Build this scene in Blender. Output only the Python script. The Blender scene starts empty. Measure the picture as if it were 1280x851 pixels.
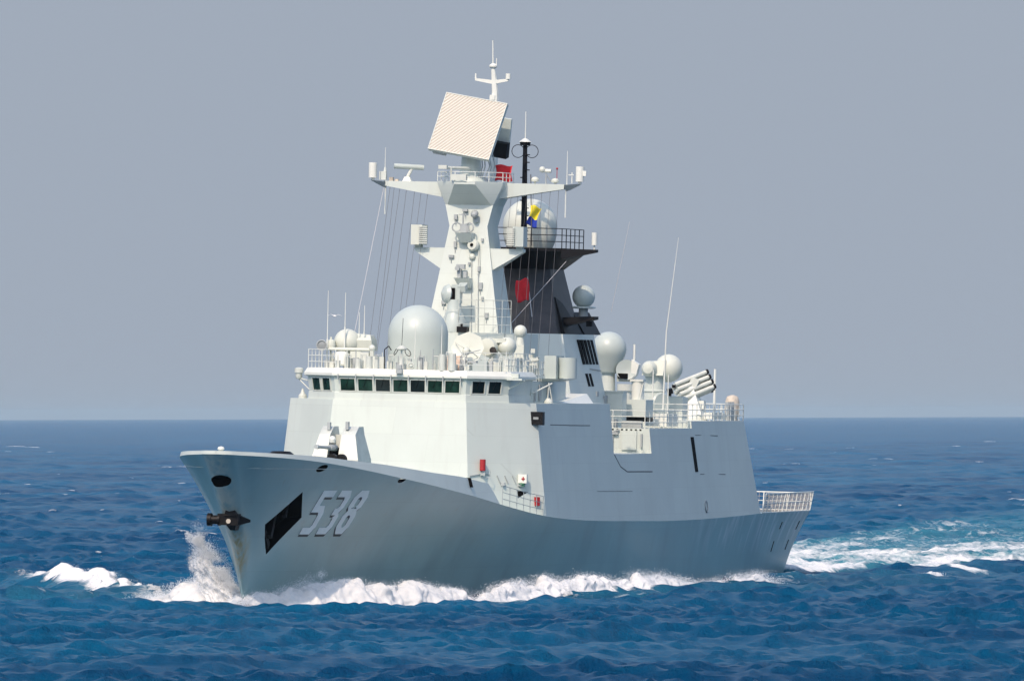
import bpy, math, random
import numpy as np
from mathutils import Vector, Matrix, Euler
R = math.radians
rng = np.random.default_rng(7)
random.seed(7)
sc = bpy.context.scene
col = sc.collection

# ------------------------------------------------------------------ camera
ALPHA = R(12.3); F = 17100.0; HOR = 520.0; ROLL = R(0.18)
cam_pos = Vector((850.37, 173.05, 10.29))
d0 = Vector((-math.cos(ALPHA), -math.sin(ALPHA), 0)); r0 = Vector((-math.sin(ALPHA), math.cos(ALPHA), 0)); zz = Vector((0, 0, 1))
pitch = math.atan((HOR - 425.5) / F)
d1 = d0 * math.cos(pitch) + zz * math.sin(pitch)
u1 = zz * math.cos(pitch) - d0 * math.sin(pitch)
cr, sr = math.cos(ROLL), math.sin(ROLL)
cx = r0 * cr - u1 * sr; cy = r0 * sr + u1 * cr
cam = bpy.data.cameras.new("camera"); camo = bpy.data.objects.new("camera", cam); col.objects.link(camo)
m = Matrix((cx, cy, -d1)).transposed().to_4x4(); m.translation = cam_pos
camo.matrix_world = m
cam.sensor_width = 36; cam.lens = F / 1280 * 36; cam.clip_start = 1; cam.clip_end = 200000
sc.camera = camo

# ------------------------------------------------------------------ sky, sun, exposure
SUN_EL = R(46); SUN_PHI = R(6.5)          # sun nearly dead ahead of the ship, a little to starboard
S = Vector((math.cos(SUN_PHI) * math.cos(SUN_EL), -math.sin(SUN_PHI) * math.cos(SUN_EL), math.sin(SUN_EL)))
w = bpy.data.worlds.new("World"); sc.world = w; w.use_nodes = True
nt = w.node_tree; nt.nodes.clear()
out = nt.nodes.new("ShaderNodeOutputWorld"); bg = nt.nodes.new("ShaderNodeBackground"); sky = nt.nodes.new("ShaderNodeTexSky")
sky.sky_type = 'NISHITA'; sky.sun_disc = False; sky.sun_elevation = SUN_EL
sky.sun_rotation = math.atan2(S.x, S.y)
sky.air_density = 1.0; sky.dust_density = 1.5; sky.ozone_density = 0.4; sky.altitude = 0
bg.inputs[1].default_value = 0.15
nt.links.new(sky.outputs[0], bg.inputs[0])
# sea haze: the lowest part of the sky all round is an even grey blue
hb = nt.nodes.new("ShaderNodeBackground"); hb.inputs[0].default_value = (.198, .227, .272, 1); hb.inputs[1].default_value = 1.0
wt = nt.nodes.new("ShaderNodeTexCoord"); ws = nt.nodes.new("ShaderNodeSeparateXYZ"); wr_ = nt.nodes.new("ShaderNodeMapRange"); wm = nt.nodes.new("ShaderNodeMixShader")
wr_.interpolation_type = 'SMOOTHSTEP'; wr_.inputs[1].default_value = .06; wr_.inputs[2].default_value = .45
nt.links.new(wt.outputs["Generated"], ws.inputs[0]); nt.links.new(ws.outputs[2], wr_.inputs[0]); nt.links.new(wr_.outputs[0], wm.inputs[0])
nt.links.new(hb.outputs[0], wm.inputs[1]); nt.links.new(bg.outputs[0], wm.inputs[2]); nt.links.new(wm.outputs[0], out.inputs[0])
sun = bpy.data.lights.new("sun", 'SUN'); sun.energy = 1.95; sun.angle = R(0.5); sun.color = (1.0, 0.80, 0.63)
suno = bpy.data.objects.new("sun", sun); col.objects.link(suno); suno.rotation_mode = 'QUATERNION'
suno.rotation_quaternion = S.to_track_quat('Z', 'Y'); suno.location = (0, 0, 100)
sc.view_settings.view_transform = 'Standard'; sc.view_settings.look = 'None'
sc.view_settings.exposure = 0.85; sc.view_settings.gamma = 1.0; sc.view_settings.use_curve_mapping = False
cy_ = sc.cycles
cy_.use_denoising = True; cy_.max_bounces = 6; cy_.transparent_max_bounces = 12; cy_.volume_bounces = 0

# ------------------------------------------------------------------ materials
def mat(name, base, rough=0.45, metal=0.0, spec=0.5, var=0.06, scale=0.6, streak=None, bump=0.0, bscale=1.2, plates=None):
    mt = bpy.data.materials.new(name); mt.use_nodes = True
    n = mt.node_tree; bs = n.nodes["Principled BSDF"]
    bs.inputs["Roughness"].default_value = rough; bs.inputs["Metallic"].default_value = metal
    bs.inputs["Specular IOR Level"].default_value = spec
    tc = n.nodes.new("ShaderNodeTexCoord")
    nz = n.nodes.new("ShaderNodeTexNoise"); nz.inputs["Scale"].default_value = scale; nz.inputs["Detail"].default_value = 5
    n.links.new(tc.outputs["Object"], nz.inputs["Vector"])
    rp = n.nodes.new("ShaderNodeValToRGB"); rp.color_ramp.elements[0].position = .3; rp.color_ramp.elements[1].position = .7
    rp.color_ramp.elements[0].color = tuple(c * (1 - var) for c in base) + (1,)
    rp.color_ramp.elements[1].color = tuple(min(1, c * (1 + var)) for c in base) + (1,)
    n.links.new(nz.outputs[0], rp.inputs[0]); last = rp.outputs[0]
    def layer(last, colr, amt, vec_scale, lo, hi, zmask=None):
        mp = n.nodes.new("ShaderNodeMapping"); mp.inputs["Scale"].default_value = vec_scale
        n.links.new(tc.outputs["Object"], mp.inputs[0])
        t = n.nodes.new("ShaderNodeTexNoise"); t.inputs["Scale"].default_value = 1; t.inputs["Detail"].default_value = 4
        n.links.new(mp.outputs[0], t.inputs["Vector"])
        r = n.nodes.new("ShaderNodeMapRange"); r.inputs[1].default_value = lo; r.inputs[2].default_value = hi; r.inputs[4].default_value = amt
        n.links.new(t.outputs[0], r.inputs[0]); fac = r.outputs[0]
        if zmask:
            sp = n.nodes.new("ShaderNodeSeparateXYZ"); n.links.new(tc.outputs["Object"], sp.inputs[0])
            for ax, a, b in zmask:
                q = n.nodes.new("ShaderNodeMapRange"); q.inputs[1].default_value = a; q.inputs[2].default_value = b
                n.links.new(sp.outputs[ax], q.inputs[0])
                mm = n.nodes.new("ShaderNodeMath"); mm.operation = 'MULTIPLY'
                n.links.new(fac, mm.inputs[0]); n.links.new(q.outputs[0], mm.inputs[1]); fac = mm.outputs[0]
        mx = n.nodes.new("ShaderNodeMixRGB"); mx.inputs[2].default_value = colr + (1,)
        n.links.new(fac, mx.inputs[0]); n.links.new(last, mx.inputs[1])
        return mx.outputs[0]
    if plates:      # welded plating: faint seams and slightly different plates
        sp = n.nodes.new("ShaderNodeSeparateXYZ"); n.links.new(tc.outputs["Object"], sp.inputs[0])
        ad = n.nodes.new("ShaderNodeMath"); ad.operation = 'ADD'; n.links.new(sp.outputs[0], ad.inputs[0]); n.links.new(sp.outputs[1], ad.inputs[1])
        cb = n.nodes.new("ShaderNodeCombineXYZ"); n.links.new(ad.outputs[0], cb.inputs[0]); n.links.new(sp.outputs[2], cb.inputs[1])
        bk = n.nodes.new("ShaderNodeTexBrick"); bk.inputs["Scale"].default_value = 1; bk.inputs["Mortar Size"].default_value = .014; bk.inputs["Mortar Smooth"].default_value = .4
        bk.inputs["Brick Width"].default_value = plates[0]; bk.inputs["Row Height"].default_value = plates[1]
        v_ = plates[2]; bk.inputs["Color1"].default_value = (1, 1, 1, 1); bk.inputs["Color2"].default_value = (1 - v_, 1 - v_, 1 - v_ * .8, 1); bk.inputs["Mortar"].default_value = (1 - 2.6 * v_, 1 - 2.6 * v_, 1 - 2.6 * v_, 1)
        n.links.new(cb.outputs[0], bk.inputs["Vector"])
        mp_ = n.nodes.new("ShaderNodeMixRGB"); mp_.blend_type = 'MULTIPLY'; mp_.inputs[0].default_value = 1
        n.links.new(last, mp_.inputs[1]); n.links.new(bk.outputs[0], mp_.inputs[2]); last = mp_.outputs[0]
    for s in (streak or []): last = layer(last, *s)
    n.links.new(last, bs.inputs["Base Color"])
    if bump:
        b = n.nodes.new("ShaderNodeBump"); b.inputs["Strength"].default_value = bump; b.inputs["Distance"].default_value = .05
        t = n.nodes.new("ShaderNodeTexNoise"); t.inputs["Scale"].default_value = bscale; t.inputs["Detail"].default_value = 3
        n.links.new(tc.outputs["Object"], t.inputs["Vector"])
        n.links.new(t.outputs[0], b.inputs["Height"]); n.links.new(b.outputs[0], bs.inputs["Normal"])
    return mt
GREY = (.54, .59, .54)
RUST = (.30, .17, .07)
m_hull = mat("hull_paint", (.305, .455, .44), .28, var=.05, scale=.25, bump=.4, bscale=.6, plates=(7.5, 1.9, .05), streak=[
    (RUST, .22, (2.2, 2.2, .12), .62, .82),
    ((.66, .70, .70), .85, (1.1, 1.1, .10), .50, .64, [(0, 46, 26), (2, 1.8, 3.2)]),
    ((.66, .64, .52), .85, (2.5, 2.5, .10), .28, .55, [(0, 126.0, 127.0), (1, .75, .15), (1, -.95, -.3)]),  # sunlit highlight of the rounded stem, painted on as cream streaks
    ((.42, .30, .10), .75, (5, 5, .25), .35, .6, [(0, 126.2, 126.9), (2, 4.5, 3.7), (1, .7, .25), (1, -.35, .0)]),
    ((.20, .28, .28), .38, (.35, .35, .12), .50, .75)])
m_ship = mat("ship_paint", GREY, .42, var=.035, scale=.35, bump=.3, bscale=.8, plates=(4.3, 1.55, .045), streak=[
    ((.42, .43, .40), .30, (1.8, 1.8, .12), .56, .80), (RUST, .22, (2.6, 2.6, .3), .68, .85)])
m_gear = mat("gear_paint", (.52, .55, .50), .45, var=.08, scale=2.5, streak=[((.34, .33, .29), .35, (3, 3, .8), .55, .8), (RUST, .25, (5, 5, 2), .66, .8)])
m_white = mat("white_paint", (.66, .68, .62), .4, var=.04, scale=1.5)
m_dome = mat("dome_paint", (.42, .475, .445), .38, var=.03, scale=1.0)
m_dome2 = mat("ivory_dome_paint", (.54, .57, .50), .5, var=.03, scale=1.5)
m_black = mat("black_paint", (.006, .0055, .006), .5, spec=.2, var=.3, scale=3)
m_dark = mat("dark_opening", (.003, .0025, .003), .8, spec=.08, var=.3)
m_soot = mat("sooty_paint", (.048, .043, .042), .55, var=.2, scale=.9, streak=[((.075, .066, .062), .6, (.6, .6, 2.2), .45, .7)], bump=.2)
m_sootd = mat("matt_black_paint", (.006, .006, .008), .6, spec=.2, var=.2, scale=1.5)
m_glass = mat("bridge_glass", (.006, .012, .013), .08, var=.5, scale=1.5, spec=.25)
m_glass2 = mat("green_glass", (.008, .030, .022), .08, var=.6, scale=2.0, spec=.25)
m_wire = mat("halyard_rope", (.10, .10, .105), .7)
m_lwire = mat("pale_rope", (.5, .5, .5), .7)
m_num = mat("number_paint", (.93, .93, .87), .65, spec=.15, var=.05, scale=1.2, streak=[((.55, .58, .56), .4, (1.5, 1.5, .4), .55, .8)])
m_numd = mat("number_shadow_paint", (.02, .03, .033), .5)
m_red = mat("red_cloth", (.55, .012, .02), .8, var=.15, scale=2)
m_redp = mat("red_paint", (.32, .012, .016), .5)
m_yel = mat("yellow_cloth", (.80, .66, .03), .8, var=.1, scale=2)
m_blue = mat("blue_cloth", (.012, .04, .34), .8, var=.15, scale=2)
m_tan = mat("canvas_cover", (.47, .42, .345), .85, var=.22, scale=2.5, bump=.5, bscale=3)
m_orange = mat("faded_cover", (.60, .46, .36), .8, var=.2, scale=5)
m_green = mat("green_paint", (.02, .13, .07), .5)
m_net = mat("net_fabric", (.46, .40, .33), .8, var=.4, scale=7)
m_deck = mat("deck_paint", (.16, .17, .16), .7, var=.1)
m_lens = mat("lamp_glass", (.25, .27, .27), .15)
m_gull = mat("gull_feathers", (.75, .75, .73), .8)
m_grey2 = mat("lattice_grey_paint", (.33, .36, .36), .5, var=.1, scale=3)

def radar_mat():
    mt = mat("radar_face", (.66, .60, .54), .5, var=.04, scale=2)
    n = mt.node_tree; bs = n.nodes["Principled BSDF"]; tc = n.nodes.new("ShaderNodeTexCoord")
    mp = n.nodes.new("ShaderNodeMapping"); wv = n.nodes.new("ShaderNodeTexWave")
    wv.wave_type = 'BANDS'; wv.bands_direction = 'X'; wv.inputs["Scale"].default_value = 1.9; wv.inputs["Distortion"].default_value = .12
    mp.inputs["Rotation"].default_value = (0, 0, R(40))
    n.links.new(tc.outputs["Object"], mp.inputs[0]); n.links.new(mp.outputs[0], wv.inputs["Vector"])
    mx = n.nodes.new("ShaderNodeMixRGB"); mx.inputs[1].default_value = (.55, .55, .475, 1); mx.inputs[2].default_value = (.42, .365, .30, 1)
    rr = n.nodes.new("ShaderNodeMapRange"); rr.inputs[1].default_value = .35; rr.inputs[2].default_value = .85
    n.links.new(wv.outputs[1], rr.inputs[0])
    n.links.new(rr.outputs[0], mx.inputs[0]); n.links.new(mx.outputs[0], bs.inputs["Base Color"])
    b = n.nodes.new("ShaderNodeBump"); b.inputs["Strength"].default_value = .6; b.inputs["Distance"].default_value = .05
    n.links.new(wv.outputs[1], b.inputs["Height"]); n.links.new(b.outputs[0], bs.inputs["Normal"])
    return mt
m_radar = radar_mat()

# ------------------------------------------------------------------ mesh helper
class MB:
    def __init__(s): s.v = []; s.f = []; s.mi = []; s.cur = 0
    def add(s, vs, fs):
        b = len(s.v); s.v += [tuple(p) for p in vs]
        for f in fs: s.f.append(tuple(b + i for i in f)); s.mi.append(s.cur)
        return s
    def loft(s, rings, cap=True, closed=True):
        n = len(rings[0]); vs = [p for r in rings for p in r]; fs = []
        for k in range(len(rings) - 1):
            for i in range(n if closed else n - 1):
                j = (i + 1) % n; fs.append((k * n + i, k * n + j, (k + 1) * n + j, (k + 1) * n + i))
        if cap: fs.append(tuple(range(n - 1, -1, -1))); fs.append(tuple((len(rings) - 1) * n + i for i in range(n)))
        return s.add(vs, fs)
    def prism(s, poly, z0, z1, poly1=None):
        return s.loft([[(x, y, z0) for x, y in poly], [(x, y, z1) for x, y in (poly1 or poly)]])
    def box(s, c, size, rot=(0, 0, 0)):
        e = Euler(rot).to_matrix(); c = Vector(c)
        vs = [c + e @ Vector((a * size[0] / 2, b * size[1] / 2, d * size[2] / 2)) for d in (-1, 1) for a, b in ((-1, -1), (1, -1), (1, 1), (-1, 1))]
        return s.add(vs, [(3, 2, 1, 0), (4, 5, 6, 7), (0, 1, 5, 4), (1, 2, 6, 5), (2, 3, 7, 6), (3, 0, 4, 7)])
    def frame(s, ax):
        ax = Vector(ax).normalized(); t = Vector((0, 0, 1)) if abs(ax.z) < .9 else Vector((1, 0, 0))
        a = t.cross(ax).normalized(); return a, ax.cross(a), ax
    def tube(s, p0, p1, r0, r1=None, n=8, cap=True):
        p0, p1 = Vector(p0), Vector(p1); r1 = r0 if r1 is None else r1
        a, b, _ = s.frame(p1 - p0)
        cs = [a * math.cos(2 * math.pi * i / n) + b * math.sin(2 * math.pi * i / n) for i in range(n)]
        return s.loft([[p0 + c * r0 for c in cs], [p1 + c * r1 for c in cs]], cap)
    def path(s, pts, r, n=6):
        for p, q in zip(pts[:-1], pts[1:]): s.tube(p, q, r, n=n)
        return s
    def lathe(s, c, prof, n=28, axis=(0, 0, 1)):
        c = Vector(c); a, b, ax = s.frame(axis)
        rings = [[c + ax * z + (a * math.cos(2 * math.pi * i / n) + b * math.sin(2 * math.pi * i / n)) * max(r, 1e-4) for i in range(n)] for r, z in prof]
        return s.loft(rings, True)
    def sphere(s, c, r, n=20, sx=1.0, axis=(0, 0, 1)):
        k = n // 2
        return s.lathe(c, [(r * math.sin(math.pi * i / k), -r * sx * math.cos(math.pi * i / k)) for i in range(k + 1)], n, axis)
    def ring(s, c, r, t, axis, n=24):
        a, b, ax = s.frame(axis); c = Vector(c)
        pts = [c + (a * math.cos(2 * math.pi * i / n) + b * math.sin(2 * math.pi * i / n)) * r for i in range(n + 1)]
        return s.path(pts, t, 5)
    def plate(s, pts, th, nrm=None):
        pts = [Vector(p) for p in pts]
        nn = Vector(nrm) if nrm else (pts[1] - pts[0]).cross(pts[2] - pts[0])
        nn = nn.normalized() * th
        return s.loft([pts, [p + nn for p in pts]])
    def build(s, name, mats, parent=None, label=None, ang=32, clean=True):
        me = bpy.data.meshes.new(name); me.from_pydata(s.v, [], s.f); me.update()
        import bmesh
        bm = bmesh.new(); bm.from_mesh(me)
        if clean: bmesh.ops.remove_doubles(bm, verts=bm.verts, dist=1e-5)
        bmesh.ops.recalc_face_normals(bm, faces=bm.faces)
        bm.to_mesh(me); bm.free()
        mats = mats if isinstance(mats, (list, tuple)) else [mats]
        for x in mats: me.materials.append(x)
        if len(mats) > 1 and len(me.polygons) == len(s.mi): me.polygons.foreach_set("material_index", s.mi)
        me.polygons.foreach_set("use_smooth", [True] * len(me.polygons)); me.set_sharp_from_angle(angle=R(ang))
        o = bpy.data.objects.new(name, me); col.objects.link(o)
        if parent: o.parent = parent
        if label: o["label"] = label
        return o
def offset(poly, d):
    n = len(poly); o = []
    area = sum(poly[i][0] * poly[(i + 1) % n][1] - poly[(i + 1) % n][0] * poly[i][1] for i in range(n))
    sg = 1 if area > 0 else -1
    for i in range(n):
        p0, p1, p2 = Vector(poly[i - 1]), Vector(poly[i]), Vector(poly[(i + 1) % n])
        e1 = (p1 - p0).normalized(); e2 = (p2 - p1).normalized()
        n1 = Vector((e1.y, -e1.x)) * sg; n2 = Vector((e2.y, -e2.x)) * sg
        b = (n1 + n2); b = b / max(b.dot(n1), .2); o.append((p1.x + b.x * d, p1.y + b.y * d))
    return o
def tag(o, label, cat, group=None, kind=None):
    if label: o["label"] = label
    if cat: o["category"] = cat
    if group: o["group"] = group
    if kind: o["kind"] = kind
    return o

# ------------------------------------------------------------------ the ship's frame: x forward from the stern, y to port, z up from the waterline
HEEL = R(1.5)
HM = Matrix.Rotation(-HEEL, 4, 'X')
ship = bpy.data.objects.new("warship", None); col.objects.link(ship); ship.rotation_euler = (-HEEL, 0, 0)
tag(ship, "pale grey naval frigate with tall mast, big radar and 538 on its bow", "warship")
def P(mb, name, mt, parent=ship, label=None, ang=32): return mb.build(name, mt, parent, label, ang)

I = lambda x, t: float(np.interp(x, [a for a, b in t], [b for a, b in t]))
XS = [(-1.5, 124.2), (0, 125.3), (3.6, 127.8), (5.3, 129.5), (7, 131.2), (8.3, 132.9), (8.6, 133.2)]
ZK = [(0, 4.42), (18, 4.45), (37, 4.26), (49, 4.21), (58.5, 4.29), (72, 4.4), (81, 4.6), (85.5, 4.8), (91.7, 5.2), (97.2, 5.67), (104.2, 6.25), (109.6, 6.71), (114.6, 7.12), (120.9, 7.69), (125.2, 7.98), (128.7, 8.15), (133, 8.3)]
BK = [(0, 0), (.12, .42), (.35, .8), (1, 1.4), (2, 2.05), (3, 2.6), (5, 3.3), (7, 3.78), (9, 4.22), (11, 4.65), (15, 5.5), (20, 6.4), (28, 7.3), (38, 7.8), (48, 8), (93, 8), (103, 7.8), (113, 7.45), (123, 7.05), (133, 6.6)]
BW = [(0, .03), (.5, .2), (1, .32), (5, 1.0), (10, 1.85), (20, 3.4), (30, 4.8), (45, 6.3), (60, 7.1), (70, 7.4), (85, 7.3), (110, 6.3), (127, 4.9)]
def smooth_table(t, step=.25):
    x = np.arange(t[0][0], t[-1][0] + step, step); y = np.interp(x, [a for a, b in t], [b for a, b in t])
    k = np.ones(9) / 9; yp = np.concatenate([2 * y[0] - y[4:0:-1], y, 2 * y[-1] - y[-2:-6:-1]]); return list(zip(x, np.convolve(yp, k, 'valid')))
ZKs = smooth_table(ZK, 1.0)
BKs = [(0, 0), (.12, .42), (.35, .8)] + [p for p in smooth_table(BK, .4) if p[0] >= 1]
BWs = [(0, .03), (.5, .2)] + [p for p in smooth_table(BW, .8) if p[0] >= 1]
zk = lambda x: I(x, ZKs)
def hy(x, z):
    d = max(I(z, XS) - x, 0); k = zk(x); a = I(d, BKs); b = min(I(d, BWs), a)
    f = max(min((z + 1.5) / (k + 1.5), 1), 0); return b + (a - b) * f ** 1.7
def yk(x): return hy(x, zk(x))

def build_hull():
    ds = np.concatenate([[0, .06, .14, .26, .42, .65, 1, 1.5], np.arange(2.2, 14, .9), np.arange(14, 133, 2.0), [133]]) / 133.0
    nv = 20; port = []
    for t in ds:
        row = []
        for k in range(nv + 1):
            v = k / nv; z = 4.0
            x = 60
            for _ in range(6):
                z = -1.5 + v * (zk(x) + 1.5)
                xs_ = I(z, XS); xt = max(0, (4.42 - z) * .27); x = xs_ - t * (xs_ - xt)
            row.append((x, hy(x, z) if t > 0 else 0.0, z))
        port.append(row)
    mb = MB(); n = nv + 1; vs = []; fs = []
    for row in port: vs += row
    off = len(vs)
    for row in port: vs += [(x, -y, z) for x, y, z in row]
    for i in range(len(port) - 1):
        for k in range(nv):
            a, b, c, d = i * n + k, (i + 1) * n + k, (i + 1) * n + k + 1, i * n + k + 1
            fs.append((a, b, c, d)); fs.append((off + d, off + c, off + b, off + a))
        fs.append((i * n + nv, (i + 1) * n + nv, off + (i + 1) * n + nv, off + i * n + nv))      # deck
        fs.append((i * n, off + i * n, off + (i + 1) * n, (i + 1) * n))                           # bottom
    L = (len(port) - 1) * n
    for k in range(nv): fs.append((L + k, L + k + 1, off + L + k + 1, off + L + k))               # transom
    mb.add(vs, fs)
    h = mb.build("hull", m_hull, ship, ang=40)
    # openings cut into the plating: anchor pocket, bull nose, fairleads, stern slots
    cut = MB()
    def hole(pts, depth=.9, out=.4):
        o = [(x, y + out, z) for x, y, z in pts]; i_ = [(x - .05, y - depth, z) for x, y, z in pts]
        cut.loft([o, i_])
    hole([(124.41, 2.8, 6.21), (122.75, 2.45, 4.8), (124.75, .99, 2.8), (126.3, 1.22, 4.45)], .8, .5)
    def oval(x, z, rx, rz, slant=0, n=14, side=1):
        pts = [(x + rx * math.cos(a) + slant * rz * math.sin(a), hy(x, z), z + rz * math.sin(a)) for a in [2 * math.pi * i / n for i in range(n)]]
        o = [(a, side * (b + .7), c) for a, b, c in pts]; i_ = [(a, side * (b - .9), c) for a, b, c in pts]
        cut.loft([o, i_])
    for sd in (1, -1):
        oval(124.0, 7.48, .55, .20, -.5, side=sd); oval(113.4, 6.80, .45, .17, -.4, side=sd); 
    for x, z, hgt in ((9.8, 3.4, .28), (2.34, 3.36, .34), (10.4, 2.1, .42), (3.7, 2.15, .40)):
        pts = [(x + .22, z + hgt * .8), (x - .22, z + hgt * .8), (x - .22, z - hgt * .8), (x + .22, z - hgt * .8)]
        hole([(a, hy(a, b), b) for a, b in pts], .5, .35)
    cut.loft([[(xx_, .64 * math.cos(q_), 6.98 + (.36 if math.sin(q_) < 0 else .14) * math.sin(q_) + (xx_ - 131.2) * .2) for q_ in np.linspace(0, 2 * math.pi, 23)[:-1]] for xx_ in (130.4, 133.5)])
    cut2 = cut.build("cutter", m_dark)
    md = h.modifiers.new("openings", 'BOOLEAN'); md.object = cut2; md.operation = 'DIFFERENCE'; md.solver = 'EXACT'; md.material_mode = 'TRANSFER'
    bpy.context.view_layer.update()
    dg = bpy.context.evaluated_depsgraph_get()
    me = bpy.data.meshes.new_from_object(h.evaluated_get(dg), depsgraph=dg)
    h.modifiers.clear(); h.data = me; me.name = "hull"
    bpy.data.objects.remove(cut2)
    me.set_sharp_from_angle(angle=R(40))
    return h
hull = build_hull()

# bulwark: inward leaning plate above the knuckle, cut away abreast of the bridge
ZB = [(97.0, 6.72), (98.1, 6.75), (102.7, 7.09), (108.8, 7.37), (116, 7.81), (120.8, 8.03), (124.2, 8.22), (128.8, 8.36), (133.2, 8.5)]
def bulwark(sd):
    mb = MB(); o = []; i_ = []
    xs = [95.6, 96.4, 97.2, 98.0] + list(np.arange(99, 131, 1.5)) + [131.2, 131.8, 132.3, 132.6, 132.82, 132.9]
    for x in xs:
        zb = zk(x); yb = yk(x); zt = I(x, ZB) if x > 97.3 else zb + (I(97.2, ZB) - zb) * max(0, (x - 95.6) / 1.6) ** .8 + .01
        h = zt - zb; yt = yb - .28 * h
        o.append([(x, sd * yb, zb), (x, sd * yt, zt)]); i_.append([(x, sd * max(yb - .12, 0), zb), (x, sd * max(yt - .10, 0), zt)])
    rings = [[a[0], a[1], b[1], b[0]] for a, b in zip(o, i_)]
    mb.loft(rings)
    return P(mb, "bulwark", m_ship)
bulwark(1); bulwark(-1)
for sd in (1, -1):
    mb = MB(); x_, z_ = 101.4, 6.5; y_ = yk(x_)
    mb.loft([[(x_ + .22, sd * (y_ + .0), z_ + .02), (x_ - .02, sd * (y_ + .0), z_), (x_ - .08, sd * (y_ - .16), z_ + .52), (x_ + .16, sd * (y_ - .16), z_ + .54)],
             [(x_ + .22, sd * (y_ - .3), z_ + .02), (x_ - .02, sd * (y_ - .3), z_), (x_ - .08, sd * (y_ - .4), z_ + .52), (x_ + .16, sd * (y_ - .4), z_ + .54)]]); P(mb, "freeing_slot", m_dark)
# thin weld seam and hull seams
def strip(name, pts, wd, parent, mt, nrm, th=.012):
    mb = MB()
    for p, q in zip(pts[:-1], pts[1:]):
        mb.tube(p, q, wd, n=5)
    return P(mb, name, mt, parent)

# stem anchor
a = MB(); ax_ = 129.0
a.box((129.15, -.05, 4.75), (.7, 1.15, .62)); a.tube((129.3, -1.15, 4.72), (129.2, .55, 4.72), .24, .27, 12)
a.tube((129.28, -1.2, 4.72), (129.28, -.98, 4.72), .36, n=14)
a.tube((129.28, -.62, 4.72), (129.28, -.5, 4.72), .33, n=14)
a.loft([[(129.5, .2, 5.05), (129.5, .2, 4.4), (128.6, .3, 4.4), (128.6, .3, 5.05)], [(128.75, 1.05, 4.75), (128.75, 1.05, 4.62), (128.55, 1.0, 4.62), (128.55, 1.0, 4.75)]])
a.loft([[(129.6, -.25, 4.95), (129.6, .45, 4.95), (128.8, .45, 4.95), (128.8, -.25, 4.95)], [(129.3, -.2, 5.32), (129.3, .3, 5.28), (128.9, .3, 5.28), (128.9, -.2, 5.32)]])
a.loft([[(129.4, -.2, 4.5), (129.4, .4, 4.5), (128.4, .4, 4.5), (128.4, -.2, 4.5)], [(129.0, .0, 4.16), (129.0, .25, 4.16), (128.2, .25, 4.16), (128.2, 0, 4.16)]])
anch = P(a, "anchor", m_black, label="black anchor stowed across the stem")
mb = MB(); mb.tube((129.45, .0, 4.66), (129.56, .0, 4.66), .13, n=10); P(mb, "anchor_pin", m_tan, anch)
# anchor in the port pocket
a = MB(); a.box((124.6, 1.25, 4.55), (.35, .3, 1.9), (0, R(-38), 0)); a.box((125.1, 1.0, 3.7), (1.3, .3, .4), (0, R(-38), 0))
a.box((124.0, 1.85, 5.3), (.3, .25, .9), (0, R(-38), 0))
P(a, "anchor", m_black, label="dark anchor housed inside the port bow pocket")

for z_, x_ in ((7.55, 120),):
    for sd in (1, -1):
        mb = MB(); mb.path([(x, sd * (hy(x, z_) + .005), z_) for x in np.arange(121, 131.4, .7)], .018, 4); P(mb, "weld_seam", m_ship, hull)
# hull number
S5 = [(1, 1.28), (.13, 1.28), (.13, .80), (.70, .80), (.87, .64), (.87, .27), (.70, .11), (.0, .11)]
S3 = [(.02, 1.28), (.70, 1.28), (.87, 1.14), (.87, .86), (.70, .71), (.36, .71)]
S3b = [(.76, .61), (.87, .53), (.87, .27), (.70, .11), (0, .11)]
S8a = [(.30, .11), (.70, .11), (.87, .27), (.87, .55), (.70, .70), (.30, .70), (.13, .55), (.13, .27), (.30, .11)]
S8b = [(.27, .815), (.13, .90), (.13, 1.14), (.30, 1.28), (.70, 1.28), (.87, 1.14), (.87, .90), (.73, .815)]
def stroke(mb, pts, t, closed, fn, cell=8):
    pts = [Vector(p) for p in pts]; n = len(pts); L = []
    for i in range(n):
        if closed: a, b = pts[(i - 1) % (n - 1)] if i else pts[-2], pts[(i + 1) % n] if i < n - 1 else pts[1]
        else: a, b = pts[max(i - 1, 0)], pts[min(i + 1, n - 1)]
        e1 = (pts[i] - a); e2 = (b - pts[i])
        e1 = e1.normalized() if e1.length > 1e-6 else e2.normalized(); e2 = e2.normalized() if e2.length > 1e-6 else e1
        n1 = Vector((-e1.y, e1.x)); n2 = Vector((-e2.y, e2.x)); bb = n1 + n2; bb = bb / max(bb.dot(n1), .35)
        L.append((pts[i] + bb * t / 2, pts[i] - bb * t / 2))
    for (a0, a1), (b0, b1) in zip(L[:-1], L[1:]):
        g = []
        for i in range(cell + 1):
            for j in range(4):
                p = a0.lerp(b0, i / cell).lerp(a1.lerp(b1, i / cell), j / 3); g.append(fn(p.x, p.y))
        mb.add(g, [(i * 4 + j, (i + 1) * 4 + j, (i + 1) * 4 + j + 1, i * 4 + j + 1) for i in range(cell) for j in range(3)])
def digit(ch, x0, dx, dz, off, mt, name):
    W, H = 1.56, 2.45 / 1.39
    fn = lambda u, v: (x0 - u * W + dx, hy(x0 - u * W + dx, 3.92 + v * H + dz) + off, 3.92 + v * H + dz)
    mb = MB()
    A_ = .58
    um = lambda u: u if u < .05 or u > .95 else .17 + (u - .13) / .74 * .66
    fs_ = lambda u, v: fn(u / A_, v)
    for pts, cl in {'5': [(S5, 0)], '3': [(S3, 0), (S3b, 0)], '8': [(S8a, 1), (S8b, 0)]}[ch]: stroke(mb, [(um(u) * A_, v) for u, v in pts], .215, cl, fs_)
    return P(mb, name, mt, hull)
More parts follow.
